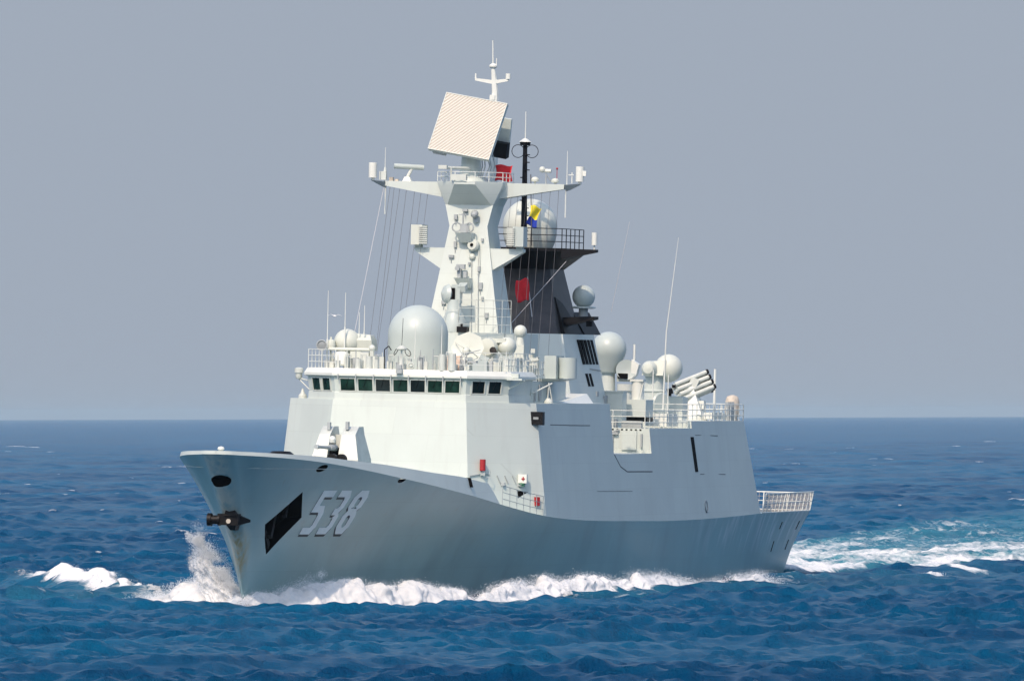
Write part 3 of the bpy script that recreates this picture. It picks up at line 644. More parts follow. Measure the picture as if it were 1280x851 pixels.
# black upper trunk
t = MB(); t.loft([[(x, y, 15.22) for x, y in ((59.9, -2.6), (59.9, 1.35), (58.6, 2.75), (52.2, 2.75), (52.2, -2.6))], [(x, y, 19.05) for x, y in ((58.4, -2.35), (58.4, .95), (57.2, 1.95), (53.4, 1.95), (53.4, -2.35))]])
trunk = P(t, "uptake", m_soot, funnel)
t = MB(); t.loft([[(x, y, 19.05) for x, y in ((58.45, -2.36), (58.45, .97), (57.2, 1.97), (53.3, 1.97), (53.3, -2.36))], [(x, y, 20.1) for x, y in ((61.0, -2.9), (61.0, 1.6), (60.2, 3.3), (53.0, 3.3), (53.0, -2.9))], [(x, y, 20.28) for x, y in ((61.0, -2.9), (61.0, 1.6), (60.2, 3.3), (53.0, 3.3), (53.0, -2.9))]])
plat = P(t, "platform", m_sootd, funnel)
t = MB(); t.loft([[(60.3, 3.25, 19.65), (60.3, 3.25, 20.26), (58.9, 3.25, 20.26), (58.9, 3.25, 19.65)], [(60.0, 5.3, 20.08), (60.0, 5.3, 20.24), (59.4, 5.3, 20.24), (59.4, 5.3, 20.08)]]); P(t, "outrigger", m_sootd, funnel)
c = MB(); c.tube((59.7, 5.12, 20.5), (59.7, 5.12, 21.25), .17, n=12); c.tube((59.7, 5.12, 20.2), (59.7, 5.12, 20.5), .05, n=6); P(c, "canister_aerial", m_white, funnel)
railing([(54, -2.85, 20.28), (60.9, -2.85, 20.28), (60.9, 1.55, 20.28), (60.15, 3.25, 20.28), (56.5, 3.25, 20.28), (54, 3.25, 20.28)], 1.15, m_black, funnel, 3, 1.0, .03)
t = MB(); t.loft([[(x, y, 15.22) for x, y in ((52.3, -2.7), (52.3, 3.1), (47.2, 3.0), (47.2, -2.7))], [(x, y, 16.55) for x, y in ((52.9, -2.2), (52.9, 2.45), (48.4, 2.5), (48.4, -2.2))]]); P(t, "rear_uptake", m_sootd, funnel)
t = MB(); t.loft([[(57.5, 2.4, 15.24), (57.5, 3.0, 15.24), (52.3, 3.0, 15.24), (52.3, 2.4, 15.24)], [(57.5, 2.2, 17.4), (57.5, 2.35, 17.4), (52.3, 2.4, 16.5), (52.3, 2.2, 16.5)]]); P(t, "exhaust_cowl", m_sootd, funnel)
t = MB(); t.loft([[(56.8, 2.4, 15.6), (56.8, 4.6, 16.12), (55.6, 4.6, 16.12), (55.6, 2.4, 15.6)], [(56.8, 2.4, 16.2), (56.8, 4.6, 16.3), (55.6, 4.6, 16.3), (55.6, 2.4, 16.2)]]); t.box((56.2, 4.2, 15.85), (.4, .35, .3)); P(t, "bracket", m_sootd, funnel)
c = MB(); c.lathe((56.2, 3.8, 16.3), [(.28, 0), (.28, .45)], 14); db = P(c, "radome_base", m_grey2)
c = MB(); c.lathe((56.2, 3.8, 16.75), [(.5, 0), (.74, .04), (.74, .1), (.62, .14)], 22); c.sphere((56.2, 3.8, 17.47), .68, 24); P(c, "radome", m_dome, db)
# rear radome on top
c = MB(); rr_ = 1.62; c.lathe((56.8, .58, 20.28), [(1.35, 0), (1.5, .35), (1.6, .8)] + [(rr_ * math.cos(a), 1.3 + rr_ * math.sin(a)) for a in np.linspace(-.2, math.pi / 2, 14)], 36); P(c, "radome", m_dome2, label="ivory radome above the black funnel platform")
# black lattice pole
c = MB(); c.tube((60.5, 1.02, 20.3), (60.7, 1.02, 26.3), .2, .13, 8); c.tube((60.7, 1.02, 26.3), (60.7, 1.02, 26.55), .3, .34, 12); 
for z in np.arange(20.8, 26.2, .45): c.box((60.6, 1.02 + .12 * (-1) ** int(z * 5), z), (.5, .22, .06))
for k in range(2): c.ring((60.7, 1.02 + (.42 if k else -.42), 25.95), .38, .022, (1, 0, 0), 16)
bpole = P(c, "signal_pole", m_sootd)
c = MB(); c.tube((60.7, 1.02, 26.5), (60.7, 1.02, 28.3), .035, .025, 6); c.tube((60.7, 1.02, 26.5), (60.7, 1.02, 26.7), .4, .1, 12); P(c, "whip_aerial", m_white, bpole)
c = MB(); c.path([(60.5, 1.5, 20.4), (60.7, 1.4, 24.6)], .03, 5); P(c, "cable", m_wire, bpole)

# ------------------------------------------------------------------ gear on the bridge roof
ZR = 12.98
def post(p, h, r=.04, name="post", mt=m_gear, parent=ship):
    mb = MB(); mb.tube(p, (p[0], p[1], p[2] + h), r, n=6); return P(mb, name, mt, parent)
c = MB(); c.lathe((83.8, .0, 12.98), [(1.72, 0), (1.72, .12), (1.70, .12)] + [(1.72, .4), (1.73, 1.9)] + [(1.73 * math.cos(a), 1.98 + 1.73 * math.sin(a)) for a in np.linspace(.03, math.pi / 2, 18)], 48); P(c, "radome", m_dome, label="largest radome, pale grey and cylindrical, on the bridge roof")
# starboard fire control director with hood dome
c = MB(); c.lathe((84.0, -4.0, ZR), [(.3, 0), (.25, .55), (.32, .6)], 14); d1o = P(c, "director_pedestal", m_gear)
c = MB(); c.loft([[(84.6, -4.75, 14.0), (84.6, -2.5, 14.0), (83.2, -2.5, 14.0), (83.2, -4.75, 14.0)], [(84.7, -4.7, 14.6), (84.7, -2.55, 14.6), (83.2, -2.55, 14.6), (83.2, -4.7, 14.6)], [(84.3, -4.4, 15.05), (84.3, -2.7, 14.9), (83.4, -2.7, 14.9), (83.4, -4.4, 15.05)]]); c.sphere((84.3, -4.05, 14.45), .78, 22); P(c, "director_hood", m_dome2, d1o)
c = MB(); c.tube((85.3, -4.9, 14.06), (85.3, -2.4, 14.06), .1, n=10); c.box((85.2, -3.3, 13.75), (.5, .6, .4)); P(c, "director_beam", m_dome2, d1o)
c = MB(); c.lathe((85.6, -4.05, 13.1), [(.3, .0), (.42, .1), (.42, .65), (.34, .8), (.1, .84)], 16); P(c, "canister", m_white, d1o)
c = MB(); c.box((85.3, -2.75, 13.45), (.4, .5, .95)); c.box((85.2, -2.15, 13.3), (.4, .28, .8)); P(c, "cabinet", m_gear, d1o)
c = MB(); c.lathe((85.0, -4.85, 14.3), [(.24, -.25), (.3, 0), (.24, .25), (.08, .3)], 14); c.tube((85, -4.85, 14.55), (85, -4.85, 14.75), .06, n=6); c.tube((85, -4.85, 13.0), (85, -4.85, 14.05), .05, n=6); P(c, "signal_lamp", m_dome2)
c = MB(); c.sphere((85.3, -2.35, 14.15), .2, 14); c.tube((85.3, -2.35, 13), (85.3, -2.35, 14.0), .14, n=8); P(c, "signal_lamp", m_gear)
# searchlight
c = MB(); c.tube((85.9, -5.15, ZR), (85.9, -5.15, 13.95), .06, n=6); c.ring((85.9, -5.18, 14.25), .29, .04, (1, 0, 0), 20); slo = P(c, "searchlight", m_grey2)
c = MB(); c.lathe((85.8, -5.18, 14.25), [(.26, -.15), (.27, .06), (.1, .1)], 18, (1, 0, 0)); P(c, "lens", m_lens, slo)
# whips
for x, y, z0, z1, zmid in ((85.3, -5.0, ZR, 17.4, 14.6), (85.2, -4.0, ZR, 17.3, 15.3), (84.6, -3.3, 14.9, 16.2, 14.9), (84.6, -3.0, 14.9, 16.6, 15), (87.2, .6, 13.6, 15.8, 13.7), (86.5, 2.0, ZR, 15.6, 13.5)):
    c = MB(); c.tube((x, y, zmid), (x, y, z1), .028, .015, 5); c.tube((x, y, z0), (x, y, zmid + .02), .05, n=6); P(c, "whip_aerial", m_white)
# outrigger lamp on the starboard wing
c = MB(); c.path([(85.4, -5.95, 12.2), (85.2, -6.65, 12.35)], .04); c.path([(85.4, -5.95, 11.7), (85.2, -6.65, 12.3)], .03); c.lathe((85.2, -6.65, 12.3), [(.14, 0), (.2, .1), (.2, .32), (.26, .35), (.26, .6), (.1, .66)], 12); P(c, "wing_lamp", m_gear)
c = MB(); c.lathe((85.0, -6.45, 11.2), [(.25, 0), (.25, .15), (.12, .3), (.05, .55)], 12); P(c, "wing_lamp", m_gear)
# discone with loops
c = MB(); c.tube((88.0, .0, ZR), (88.0, .0, 13.6), .2, .06, 10); c.tube((88.0, 0, 13.6), (88, 0, 14.1), .05, n=6); c.lathe((88, 0, 14.05), [(.08, 0), (.3, .08), (.3, .14), (.1, .3)], 12); disc = P(c, "discone_aerial", m_gear)
c = MB(); c.ring((87.9, .35, 13.95), .22, .022, (.6, 1, .6), 14); c.ring((87.9, -.35, 14.0), .22, .022, (.6, -1, .6), 14); c.tube((88, 0, 14.2), (88, .05, 15.9), .015, n=4); c.path([(88, -1.0, 13.0), (88, -1.0, 14.1), (88, -.75, 14.3), (88, -.6, 14.05)], .03); P(c, "loop", m_black, disc)
c = MB(); c.box((88.5, -.0, 12.86), (.3, .36, .22)); c.box((88.45, -.02, 13.12), (.22, .3, .24)); P(c, "camera_housing", m_grey2)
c = MB(); c.ring((88.2, .62, 13.2), .17, .05, (1, 0, 0), 14); c.sphere((88.15, .62, 13.2), .12, 10); P(c, "floodlight", m_gear)
for x, y, zt, rr in ((88.1, 2.42, 13.9, .2), (88.1, 3.0, 13.95, .24), (87.9, -1.9, 13.7, .2), (88.0, 1.05, 13.5, .08), (88, -1.45, 13.5, .12), (87.7, -2.6, 13.55, .16)):
    c = MB(); c.tube((x, y, ZR - .02), (x, y, zt), rr, rr * .9, 10); P(c, "vent_pipe", m_gear)
for x, y, zt in ((88, 1.85, 14.2), (88.0, 2.75, 14.0), (88, 1.3, 13.8), (87.6, .35, 13.5), (87.6, .95, 13.5)): post((x, y, ZR - .02), zt - ZR, .035, "stanchion", m_grey2)
# satellite dish, port
c = MB(); c.lathe((84.4, 3.15, 14.2), [(.12, -.1), (.95, .28), (.98, .33), (.9, .32), (.05, .02)], 8, (.95, -.05, .28)); c.tube((84.2, 3.15, 13.0), (84.2, 3.15, 14.2), .18, n=10); dsh = P(c, "satellite_dish", m_dome2)
c = MB(); c.path([(84.6, 3.95, 13.6), (85.6, 3.4, 14.2)], .03); c.path([(84.7, 2.4, 14.6), (85.6, 3.1, 14.3)], .03); c.sphere((85.4, 3.2, 14.1), .25, 12); P(c, "feed_horn", m_dome2, dsh)
c = MB(); c.box((86.3, 2.75, 13.4), (.7, .75, .85)); P(c, "covered_locker", m_orange)
c = MB(); c.path([(86.6, 2.55, 13.0), (86.6, 2.2, 13.75)], .04); P(c, "stanchion", m_grey2)
c = MB(); c.path([(86.6, 3.5, 13), (86.6, 3.5, 14.0), (86.4, 3.8, 14.0)], .04); c.box((86.5, 3.75, 13.5), (.5, .7, .12)); c.box((86.6, 3.4, 13.3), (.3, .4, .6)); c.path([(86.6, 3.2, 13), (86.6, 3.2, 13.9), (86.6, 4.3, 14.2)], .03); P(c, "equipment_rack", m_grey2)
# twin drum director, port
c = MB(); c.lathe((83.0, 4.35, ZR), [(.42, 0), (.45, .5), (.3, .75), (.3, 1.0)], 16); d2o = P(c, "director_pedestal", m_gear)
c = MB(); c.lathe((83.1, 4.0, 14.35), [(0, -.48), (.5, -.42), (.56, 0), (.5, .3), (0, .36)], 20, (1, -.2, .05)); P(c, "drum", m_dome2, d2o)
c = MB(); c.sphere((82.6, 4.98, 14.42), .55, 22, 1.15, (1, .1, 0)); P(c, "drum", m_dome2, d2o)
c = MB(); c.lathe((83.5, 4.45, 14.1), [(.14, 0), (.2, .35), (.02, .36)], 14, (1, -.1, .3)); P(c, "director_lens", m_black, d2o)
c = MB(); c.box((82.8, 4.55, 14.75), (.7, .9, .25)); P(c, "director_beam", m_dome2, d2o)
# ball aerial on tripod
c = MB(); c.sphere((79.4, 5.05, 15.3), .38, 20); c.lathe((79.4, 5.05, 14.5), [(.27, 0), (.2, .5), (.3, .65)], 14); c.box((79.4, 5.05, 14.15), (.5, .55, .75)); bl = P(c, "ball_aerial", m_dome2, label="white ball aerial on a tripod at the port bridge wing")
c = MB()
for a, b in ((.25, .2), (-.25, .2), (0, -.3)): c.tube((79.4 + b, 5.05 + a, 13.8), (79.4 + b * 1.6, 5.05 + a * 1.6, 12.45), .05, n=5)
P(c, "tripod", m_gear, bl)
c = MB(); c.box((78.9, 5.75, 14.2), (.4, .25, .25)); c.box((78.5, 5.6, 13.9), (.5, .35, .2)); P(c, "junction_box", m_gear)
# rails of the bridge roof and of the signal deck
railing([(80, -5.85, ZR), (86.3, -5.85, ZR), (87.9, -3.9, ZR)], 1.05, m_white, rails=3, posts=.9, r=.022)
railing([(87.9, 2.6, ZR), (88.0, 3.7, ZR), (86.35, 5.75, ZR), (80, 5.8, ZR)], 1.05, m_white, rails=3, posts=.9, r=.022)
railing([(80, 5.95, 12.45), (77.6, 5.95, 12.45), (74.5, 6.1, 12.45)], 1.1, m_white, rails=3, posts=.6, r=.025)
for k in range(27):
    x, y = random.uniform(81, 85.5) if abs(-5.5 + .42 * k) > 4 else random.uniform(86.6, 87.7), -5.5 + .42 * k
    c = MB(); h_ = random.uniform(.3, .75); c.box((x, y, ZR + h_ / 2), (random.uniform(.2, .4), random.uniform(.12, .3), h_)); c.tube((x, y, ZR + h_), (x, y, ZR + h_ + random.uniform(.15, .5)), .03, n=6)
    if k % 2: c.path([(x + .3, y, ZR), (x + .3, y, ZR + .8), (x + .3, y + .3, ZR + .8), (x + .3, y + .3, ZR)], .025)
    P(c, "roof_locker", m_gear if k % 3 else m_grey2)
# gangway, lamp brackets on the port wing
c = MB(); c.box((86.0, 6.3, 12.55), (1.0, .9, .1)); c.path([(86, 5.9, 12.0), (86, 6.8, 12.5)], .04); c.box((85.9, 6.2, 12.75), (.4, .5, .25)); P(c, "wing_platform", m_ship)
c = MB(); c.path([(80.2, 6.0, 11.75), (79, 6.9, 12.35)], .05); c.path([(79.2, 6.7, 11.2), (79.2, 6.75, 12.4)], .035); c.path([(79.0, 6.95, 11.2), (79.2, 6.75, 12.4)], .035); c.lathe((79.2, 6.75, 11.2), [(.25, .0), (.25, .1), (.1, .3)], 10); P(c, "wing_lamp", m_gear)
# decoy canister cabinet on the sponson
c = MB(); c.loft([[(77.2, 5.6, 12.45), (77.2, 6.5, 12.45), (74, 6.5, 12.45), (74, 5.6, 12.45)], [(77.6, 5.6, 12.62), (77.6, 7.3, 12.62), (74, 7.3, 12.62), (74, 5.6, 12.62)]]); spn = P(c, "sponson", m_ship)
c = MB(); c.prism([(77.3, 6.05), (77.3, 6.75), (75.2, 6.75), (75.2, 6.05)], 12.62, 13.95); P(c, "cabinet", m_dome, spn)
c = MB(); c.tube((76.3, 7.2, 12.66), (76.3, 7.2, 13.85), .56, n=20); P(c, "drum", m_dome, spn)
c = MB(); c.box((76.8, 5.35, 13.3), (.4, .5, 1.1)); c.path([(77.1, 4.9, 12.5), (77.1, 4.9, 13.6), (77.1, 5.7, 13.7)], .035); c.path([(77.1, 5.1, 12.5), (77.1, 5.6, 13.3)], .03)
for k in range(5): c.ring((77.1, 5.05 + .12 * k, 13.2), .16, .02, (.4, 1, 0), 10)
P(c, "equipment_rack", m_gear)

# ------------------------------------------------------------------ after part
c = MB(); c.lathe((42.2, 2.45, 8.9), [(.55, 0), (.40, 4.0), (.55, 4.05), (.62, 4.12)], 20); adp = P(c, "radome_base", m_ship)
c = MB(); c.lathe((42.2, 2.45, 13.0), [(.58, 0), (.95, .9)] + [(1.06 * math.cos(a), 1.38 + 1.06 * math.sin(a)) for a in np.linspace(-.35, math.pi / 2, 16)], 30); P(c, "radome", m_dome, adp, "bulb shaped radome behind the funnel")
# illuminator dish
c = MB(); c.lathe((42.6, 3.6, 11.1), [(.45, 0), (.4, .7), (.5, .8), (.5, 1.2)], 14); ilp = P(c, "illuminator_base", m_gear)
c = MB(); c.lathe((42.6, 3.62, 13.15), [(.15, -.35), (.6, .0), (.62, .12), (.1, .0)], 20, (1, .25, .1)); c.box((42.2, 3.45, 12.75), (.6, .8, .6)); P(c, "dish", m_dome, ilp)
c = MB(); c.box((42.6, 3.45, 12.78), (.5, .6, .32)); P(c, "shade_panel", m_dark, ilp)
c = MB(); c.tube((42.3, 4.05, 12.2), (42.3, 4.05, 14.7), .07, n=6); c.loft([[(42.6, 3.9, 12.4), (42.6, 4.25, 12.9), (42.0, 4.25, 12.9), (42.0, 3.9, 12.4)], [(42.6, 3.95, 13.8), (42.6, 4.4, 13.5), (42.0, 4.4, 13.5), (42.0, 3.95, 13.8)]]); P(c, "shield", m_white, ilp)
c = MB(); c.box((50.0, 4.55, 10.95), (1.2, 1.15, 1.75)); c.box((50.0, 4.55, 11.86), (1.3, 1.2, .08)); P(c, "deck_house", m_ship)
c = MB(); c.box((47.5, 5.5, 10.9), (2.2, 1.25, 1.0)); dh2 = P(c, "deck_house", m_ship)
c = MB(); c.box((47.4, 5.5, 10.25), (1.8, 1.3, .3)); P(c, "gap_shade", m_black, dh2)  # black slab standing in for the shade under the deck house
c = MB(); c.tube((46.6, 5.2, 11.4), (46.6, 5.2, 12.5), .38, n=12); c.box((46.6, 5.2, 12.55), (.8, .8, .12)); c.path([(46.9, 5.4, 11.4), (46.9, 5.6, 12.4)], .04); P(c, "ventilator", m_white)
# second director
c = MB(); c.lathe((37.0, 4.2, 10.15), [(.75, 0), (.68, .6), (.68, 1.7), (.74, 1.72), (.74, 1.8), (.62, 1.85), (.58, 2.7), (.66, 2.75)], 22); d3o = P(c, "director_pedestal", m_ship)
c = MB(); c.loft([[(37.8, 3.6, 12.85), (37.8, 4.9, 12.85), (36.2, 4.9, 12.85), (36.2, 3.6, 12.85)], [(37.6, 3.7, 13.6), (37.6, 5.0, 13.8), (36.2, 5.0, 13.85), (36.2, 3.7, 13.7)]]); c.sphere((36.6, 5.0, 13.3), .86, 24); P(c, "director_hood", m_dome2, d3o)
c = MB(); c.lathe((37.85, 4.05, 13.25), [(.02, .42), (.3, .36), (.46, .1), (.48, -.2), (.3, -.3)], 20, (1, 0, 0)); P(c, "drum", m_dome2, d3o)
c = MB(); c.lathe((37.5, 4.75, 11.15), [(.0, -.1), (.65, -.1), (.7, 0), (.62, .12), (0, .12)], 22, (.6, .8, 0)); P(c, "disc_cover", m_dome, d3o)
c = MB(); c.box((34.5, 5.0, 10.9), (1.6, 1.3, 1.3)); c.box((34.4, 4.9, 11.55), (1.5, 1.2, .1)); P(c, "deck_house", m_ship)
c = MB(); c.box((33.6, 4.5, 11.9), (.3, .3, .3), (.3, .2, .5)); c.tube((33.6, 4.5, 11.5), (33.6, 4.5, 11.9), .1, n=6); c.box((33.4, 4.7, 12.2), (.25, .2, .2)); P(c, "machine_gun", m_black)
for x, y, z0, z1, rr in ((42.6, 5.3, 9.75, 13.2, .05), (38.3, 5.35, 10.15, 12.9, .04), (27.3, 6.0, 10.15, 13.3, .1)):
    c = MB(); c.tube((x, y, z0), (x, y, z1), rr, rr * .7, 6); P(c, "pole", m_white)
c = MB(); c.tube((42.6, 5.95, 10.8), (42.6, 6.05, 15.5), .06, .035, 6); c.tube((42.6, 6.05, 15.5), (42.5, 6.65, 21.2), .035, .012, 5); P(c, "whip_aerial", m_white, label="tall thin whip aerial abaft the funnel")
# rocket decoy launcher
c = MB(); c.loft([[(31.2, 4.5, 10.5), (31.2, 6.0, 10.5), (29.6, 6.0, 10.5), (29.6, 4.5, 10.5)], [(30.8, 4.85, 12.2), (30.8, 5.35, 12.2), (29.9, 5.35, 12.2), (29.9, 4.85, 12.2)]]); c.lathe((30.4, 5.2, 10.15), [(1.0, 0), (1.0, .2), (.9, .4)], 20); c.box((30.2, 5.75, 11.1), (.7, .5, .5)); rl = P(c, "rocket_launcher", m_white, label="decoy launcher with rows of slanted tubes on the hangar roof")
tv = Vector((-.55, .80, .38)).normalized(); uv = Vector((-.15, -.42, .9)); uv = (uv - tv * uv.dot(tv)).normalized(); sv = tv.cross(uv)
tc0 = Vector((30.3, 5.25, 12.15))
for i in range(4):
    for j in range(3):
        o_ = tc0 + uv * (.34 * (1.5 - i)) + sv * (.36 * (j - 1))
        t = MB(); t.tube(o_ - tv * 1.1, o_ + tv * 1.1, .135, n=12); tb = P(t, "launch_tube", m_gear, rl)
        t = MB(); t.tube(o_ + tv * 1.08, o_ + tv * 1.22, .155, n=12); P(t, "muzzle", m_black, tb)
c = MB(); c.box(tc0, (.9, .5, 1.2), (R(-25), 0, 0)); P(c, "cradle", m_gear, rl)
# canvas covered mount
c = MB(); c.loft([[(23.2 + rx * math.cos(a) * (1 + .08 * math.sin(5 * a)), 6.3 + ry * math.sin(a), z) for a in np.linspace(0, 2 * math.pi, 17)[:-1]] for rx, ry, z in ((.46, .36, 10.15), (.42, .33, 10.35), (.54, .44, 10.5), (.5, .48, 10.9), (.55, .43, 11.35), (.40, .34, 11.62), (.12, .1, 11.72))])
P(c, "covered_mount", m_tan, label="small mount wrapped in a tan canvas cover on the hangar corner", ang=50)
# after rails and lockers
railing([(53.4, 3.2, 9.72), (53.4, 7.1, 9.72), (41.2, 7.15, 9.72)], 1.05, m_white, rails=3, posts=1.3, r=.03)
railing([(40.6, 3, 10.15), (40.6, 7.1, 10.15), (23.2, 7.0, 10.15)], 1.0, m_white, rails=3, posts=1.3, r=.028)
railing([(23.2, 7.0, 10.15), (23.2, -7.0, 10.15)], 1.0, m_white, rails=3, posts=1.4, r=.028)
c = MB(); c.box((43.6, 6.1, 10.2), (3.4, 1.3, .75)); P(c, "locker", m_white)
for b_ in (((52.9, 4.3, 9.98), (.5, 2.0, .5)), ((52.8, 6.2, 9.95), (.4, 1.2, .42))):
    c = MB(); c.box(*b_); P(c, "locker", m_grey2)
for k in range(8):
    c = MB(); c.box((53.45, 4.9 + .28 * k, 9.62), (.1, .12, .1)); P(c, "edge_fitting", m_black)
for k in range(4):
    c = MB(); c.tube((26.0 - .5 * k, 6.6, 10.15), (26.0 - .5 * k, 6.55, 11.3), .13, n=8); P(c, "gas_bottle", m_grey2)
for b_ in (((30.5, 6.6, 10.45), (3.2, .5, .4)), ((26.5, 6.3, 10.4), (1.6, .4, .4))):
    c = MB(); c.box(*b_); P(c, "locker", m_white)
# rail in the port waist (abreast of the bridge) and its mirror
for sd in (1, -1):
    pts = [(x, sd * (yk(x) - .12), zk(x)) for x in np.linspace(94.6, 84.9, 7)]
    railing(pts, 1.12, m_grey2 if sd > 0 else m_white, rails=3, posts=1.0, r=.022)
# flight deck safety nets and transom net
def net(pts, hgt):
    mb = MB(); fr_ = MB()
    lean = Vector((0, 0, hgt))
    L = [Vector(p) for p in pts]
    for p, q in zip(L[:-1], L[1:]):
        ln = (q - p).length; n = int(ln / .30); m_ = 4
        out_ = Vector(((q - p).y, -(q - p).x, 0)).normalized()
        if out_.dot((p + q) / 2 - Vector((10, 0, 0))) < 0: out_ = -out_
        tp = lambda t: p.lerp(q, t) + lean + out_ * .22
        for i in range(n + 1): mb.tube(p.lerp(q, i / n), tp(i / n), .010, n=4, cap=False)
        for k in range(m_ + 1): mb.tube(p.lerp(tp(0), k / m_), q.lerp(tp(1), k / m_), .010, n=4, cap=False)
        n2 = max(1, int(ln / 1.45))
        for i in range(n2 + 1): fr_.tube(p.lerp(q, i / n2), tp(i / n2), .035, n=6)
        fr_.tube(tp(0), tp(1), .04, n=6); fr_.tube(p, q, .035, n=6); fr_.tube(p.lerp(tp(0), .5), q.lerp(tp(1), .5), .02, n=5)
    f_ = P(fr_, "safety_net_frame", m_white); P(mb, "netting", m_net, f_)
net([(19.4, yk(19.4), 4.46), (10, yk(10), 4.46), (.1, yk(.1), 4.46)], 1.18)
net([(19.4, -yk(19.4), 4.46), (10, -yk(10), 4.46), (.1, -yk(.1), 4.46)], 1.18)
net([(.05, yk(.1), 4.46), (.05, -yk(.1), 4.46)], 1.1)
c = MB(); c.box((9.5, 0, 4.45), (19, 13, .03)); P(c, "flight_deck", m_deck)

# ------------------------------------------------------------------ separate things carried by the ship
def carried(mb, name, mt, label, cat, group=None, ang=40, base=None):
    o = mb.build(name, mt, None, None, ang)
    o.matrix_world = HM; return tag(o, label, cat, group)
def flag(corner, u, v, nu, nv, amp, name, mt, label, mats2=None, split=None):
    mb = MB(); g = []
    for i in range(nu + 1):
        for j in range(nv + 1):
            s, t_ = i / nu, j / nv
            p = Vector(corner) + Vector(u) * s + Vector(v) * t_ + Vector((amp * math.sin(5.5 * s + 2 * t_) * (s + .1), amp * .5 * math.sin(4 * t_ + 3 * s), amp * .5 * math.sin(6 * s)))
            g.append(p)
    fs = []
    for i in range(nu):
        for j in range(nv):
            fs.append((i * (nv + 1) + j, (i + 1) * (nv + 1) + j, (i + 1) * (nv + 1) + j + 1, i * (nv + 1) + j + 1))
    b = len(mb.v); mb.v += [tuple(p) for p in g]
    for k, f_ in enumerate(fs): mb.f.append(f_); mb.mi.append(1 if split and split(k // nv / nu, k % nv / nv) else 0)
    o = mb.build(name, mats2 or mt, None, None, 60); o.matrix_world = HM
    md = o.modifiers.new("thickness", 'SOLIDIFY'); md.thickness = .01
    return tag(o, label, "flag", "flags flying on the warship")
flag((68.8, 1.02, 24.98), (-.1, .98, .03), (0, .03, -.92), 12, 10, .12, "flag", m_red, "plain red flag hung just below the square radar")
flag((60.75, 1.45, 22.75), (-.35, .55, -.12), (.05, -.25, -1.15), 12, 12, .16, "flag", m_yel, "yellow and blue signal flag flying before the rear dome", [m_yel, m_blue], lambda s, t_: t_ > .52)
flag((60.95, 1.42, 18.45), (.35, -.66, -.10), (-.02, .12, -1.30), 12, 12, .12, "flag", m_red, "swallow tailed red flag on a staff before the black funnel")
c = MB(); c.tube((60.95, 1.4, 18.55), (60.7, 1.66, 16.2), .025, n=5); P(c, "flag_staff", m_lwire, funnel)
def hm(p): return Vector(p)
q = chm(.83, 7.58, .22)
e = bpy.data.objects.new("marker_float", None); col.objects.link(e); e.matrix_world = HM @ Matrix.Translation(q)
tag(e, "red and white banded float clipped to the front bulkhead", "marker float")
c = MB()
c.cur = 0
for k in range(4):
    c.cur = k % 2; c.tube((0, 0, .2 - .16 * k), (0, 0, .36 - .16 * k), .17, n=14)
o = c.build("float_body", [m_redp, m_white], e)
c = MB(); c.path([(0, -.12, -.3), (0, -.1, -.6)], .03); c.path([(0, .12, -.3), (0, .1, -.6)], .03); c.box((-.05, 0, -.45), (.15, .3, .2)); c.build("float_bracket", m_grey2, e)
c = MB(); c.path([(0, .25, -.1), (0, .45, -.3), (0, .42, -.6), (0, .2, -.7)], .02); c.build("lanyard", m_grey2, e)
q = chm(.31, 6.75, .22)
e = bpy.data.objects.new("safety_box", None); col.objects.link(e); e.matrix_world = HM @ Matrix.Translation(q)
tag(e, "white box with red cross mark and green base on the bulkhead above the dark doorway", "safety box")
c = MB(); c.box((0, 0, .12), (.3, .5, .5)); b_ = c.build("box_body", m_white, e)
c = MB(); c.box((.17, .05, .12), (.03, .06, .22)); c.box((.172, .05, .12), (.03, .2, .06)); c.build("red_mark", m_redp, b_)
c = MB(); c.lathe((0, -.05, -.2), [(.2, 0), (.16, .1), (.1, -.1)], 10); c.box((0, -.05, -.24), (.22, .3, .16)); c.build("base", m_green, e)
# gull
g = MB(); gp = Vector((83.6, -5.0, 15.95))
g.lathe((0, 0, 0), [(0, -.18), (.05, -.1), (.06, 0), (.04, .1), (0, .16)], 10, (.6, .8, 0))
for sd in (-1, 1): g.loft([[(.06, sd * .04, .02), (-.07, sd * .04, .02), (-.07, sd * .04, .035), (.06, sd * .04, .035)], [(.03, sd * .22, .09), (-.06, sd * .22, .09), (-.06, sd * .22, .1), (.03, sd * .22, .1)], [(-.05, sd * .42, .02), (-.09, sd * .42, .02), (-.09, sd * .42, .026), (-.05, sd * .42, .026)]])
go = g.build("gull", m_gull); go.matrix_world = HM @ Matrix.Translation(gp); tag(go, "tiny white gull gliding above the starboard end of the bridge", "bird")

#SEA#
# ------------------------------------------------------------------ sea
def vnoise(x, y, seed=0):
    xi = np.floor(x).astype(np.int64); yi = np.floor(y).astype(np.int64); fx = x - xi; fy = y - yi
    fx = fx * fx * (3 - 2 * fx); fy = fy * fy * (3 - 2 * fy)
    def h(a, b):
        n = (a * 374761393 + b * 668265263 + seed * 1442695041) & 0x7fffffff
        n = ((n ^ (n >> 13)) * 1274126177) & 0x7fffffff
        return ((n ^ (n >> 16)) & 0xffff) / 65535.0
    return (h(xi, yi) * (1 - fx) + h(xi + 1, yi) * fx) * (1 - fy) + (h(xi, yi + 1) * (1 - fx) + h(xi + 1, yi + 1) * fx) * fy
def fbm(x, y, oct=4, seed=0):
    a, s, o = .5, 0.0, 0
    for k in range(oct): o = o + a * vnoise(x * 2 ** k, y * 2 ** k, seed + k); s += a; a *= .55
    return o / s
sstep = lambda a, b, x: (lambda t: t * t * (3 - 2 * t))(np.clip((x - a) / (b - a), 0, 1))
WAVES = []
wind = math.atan2(-.75, -.65)
wr = np.random.default_rng(21)
NW = 104
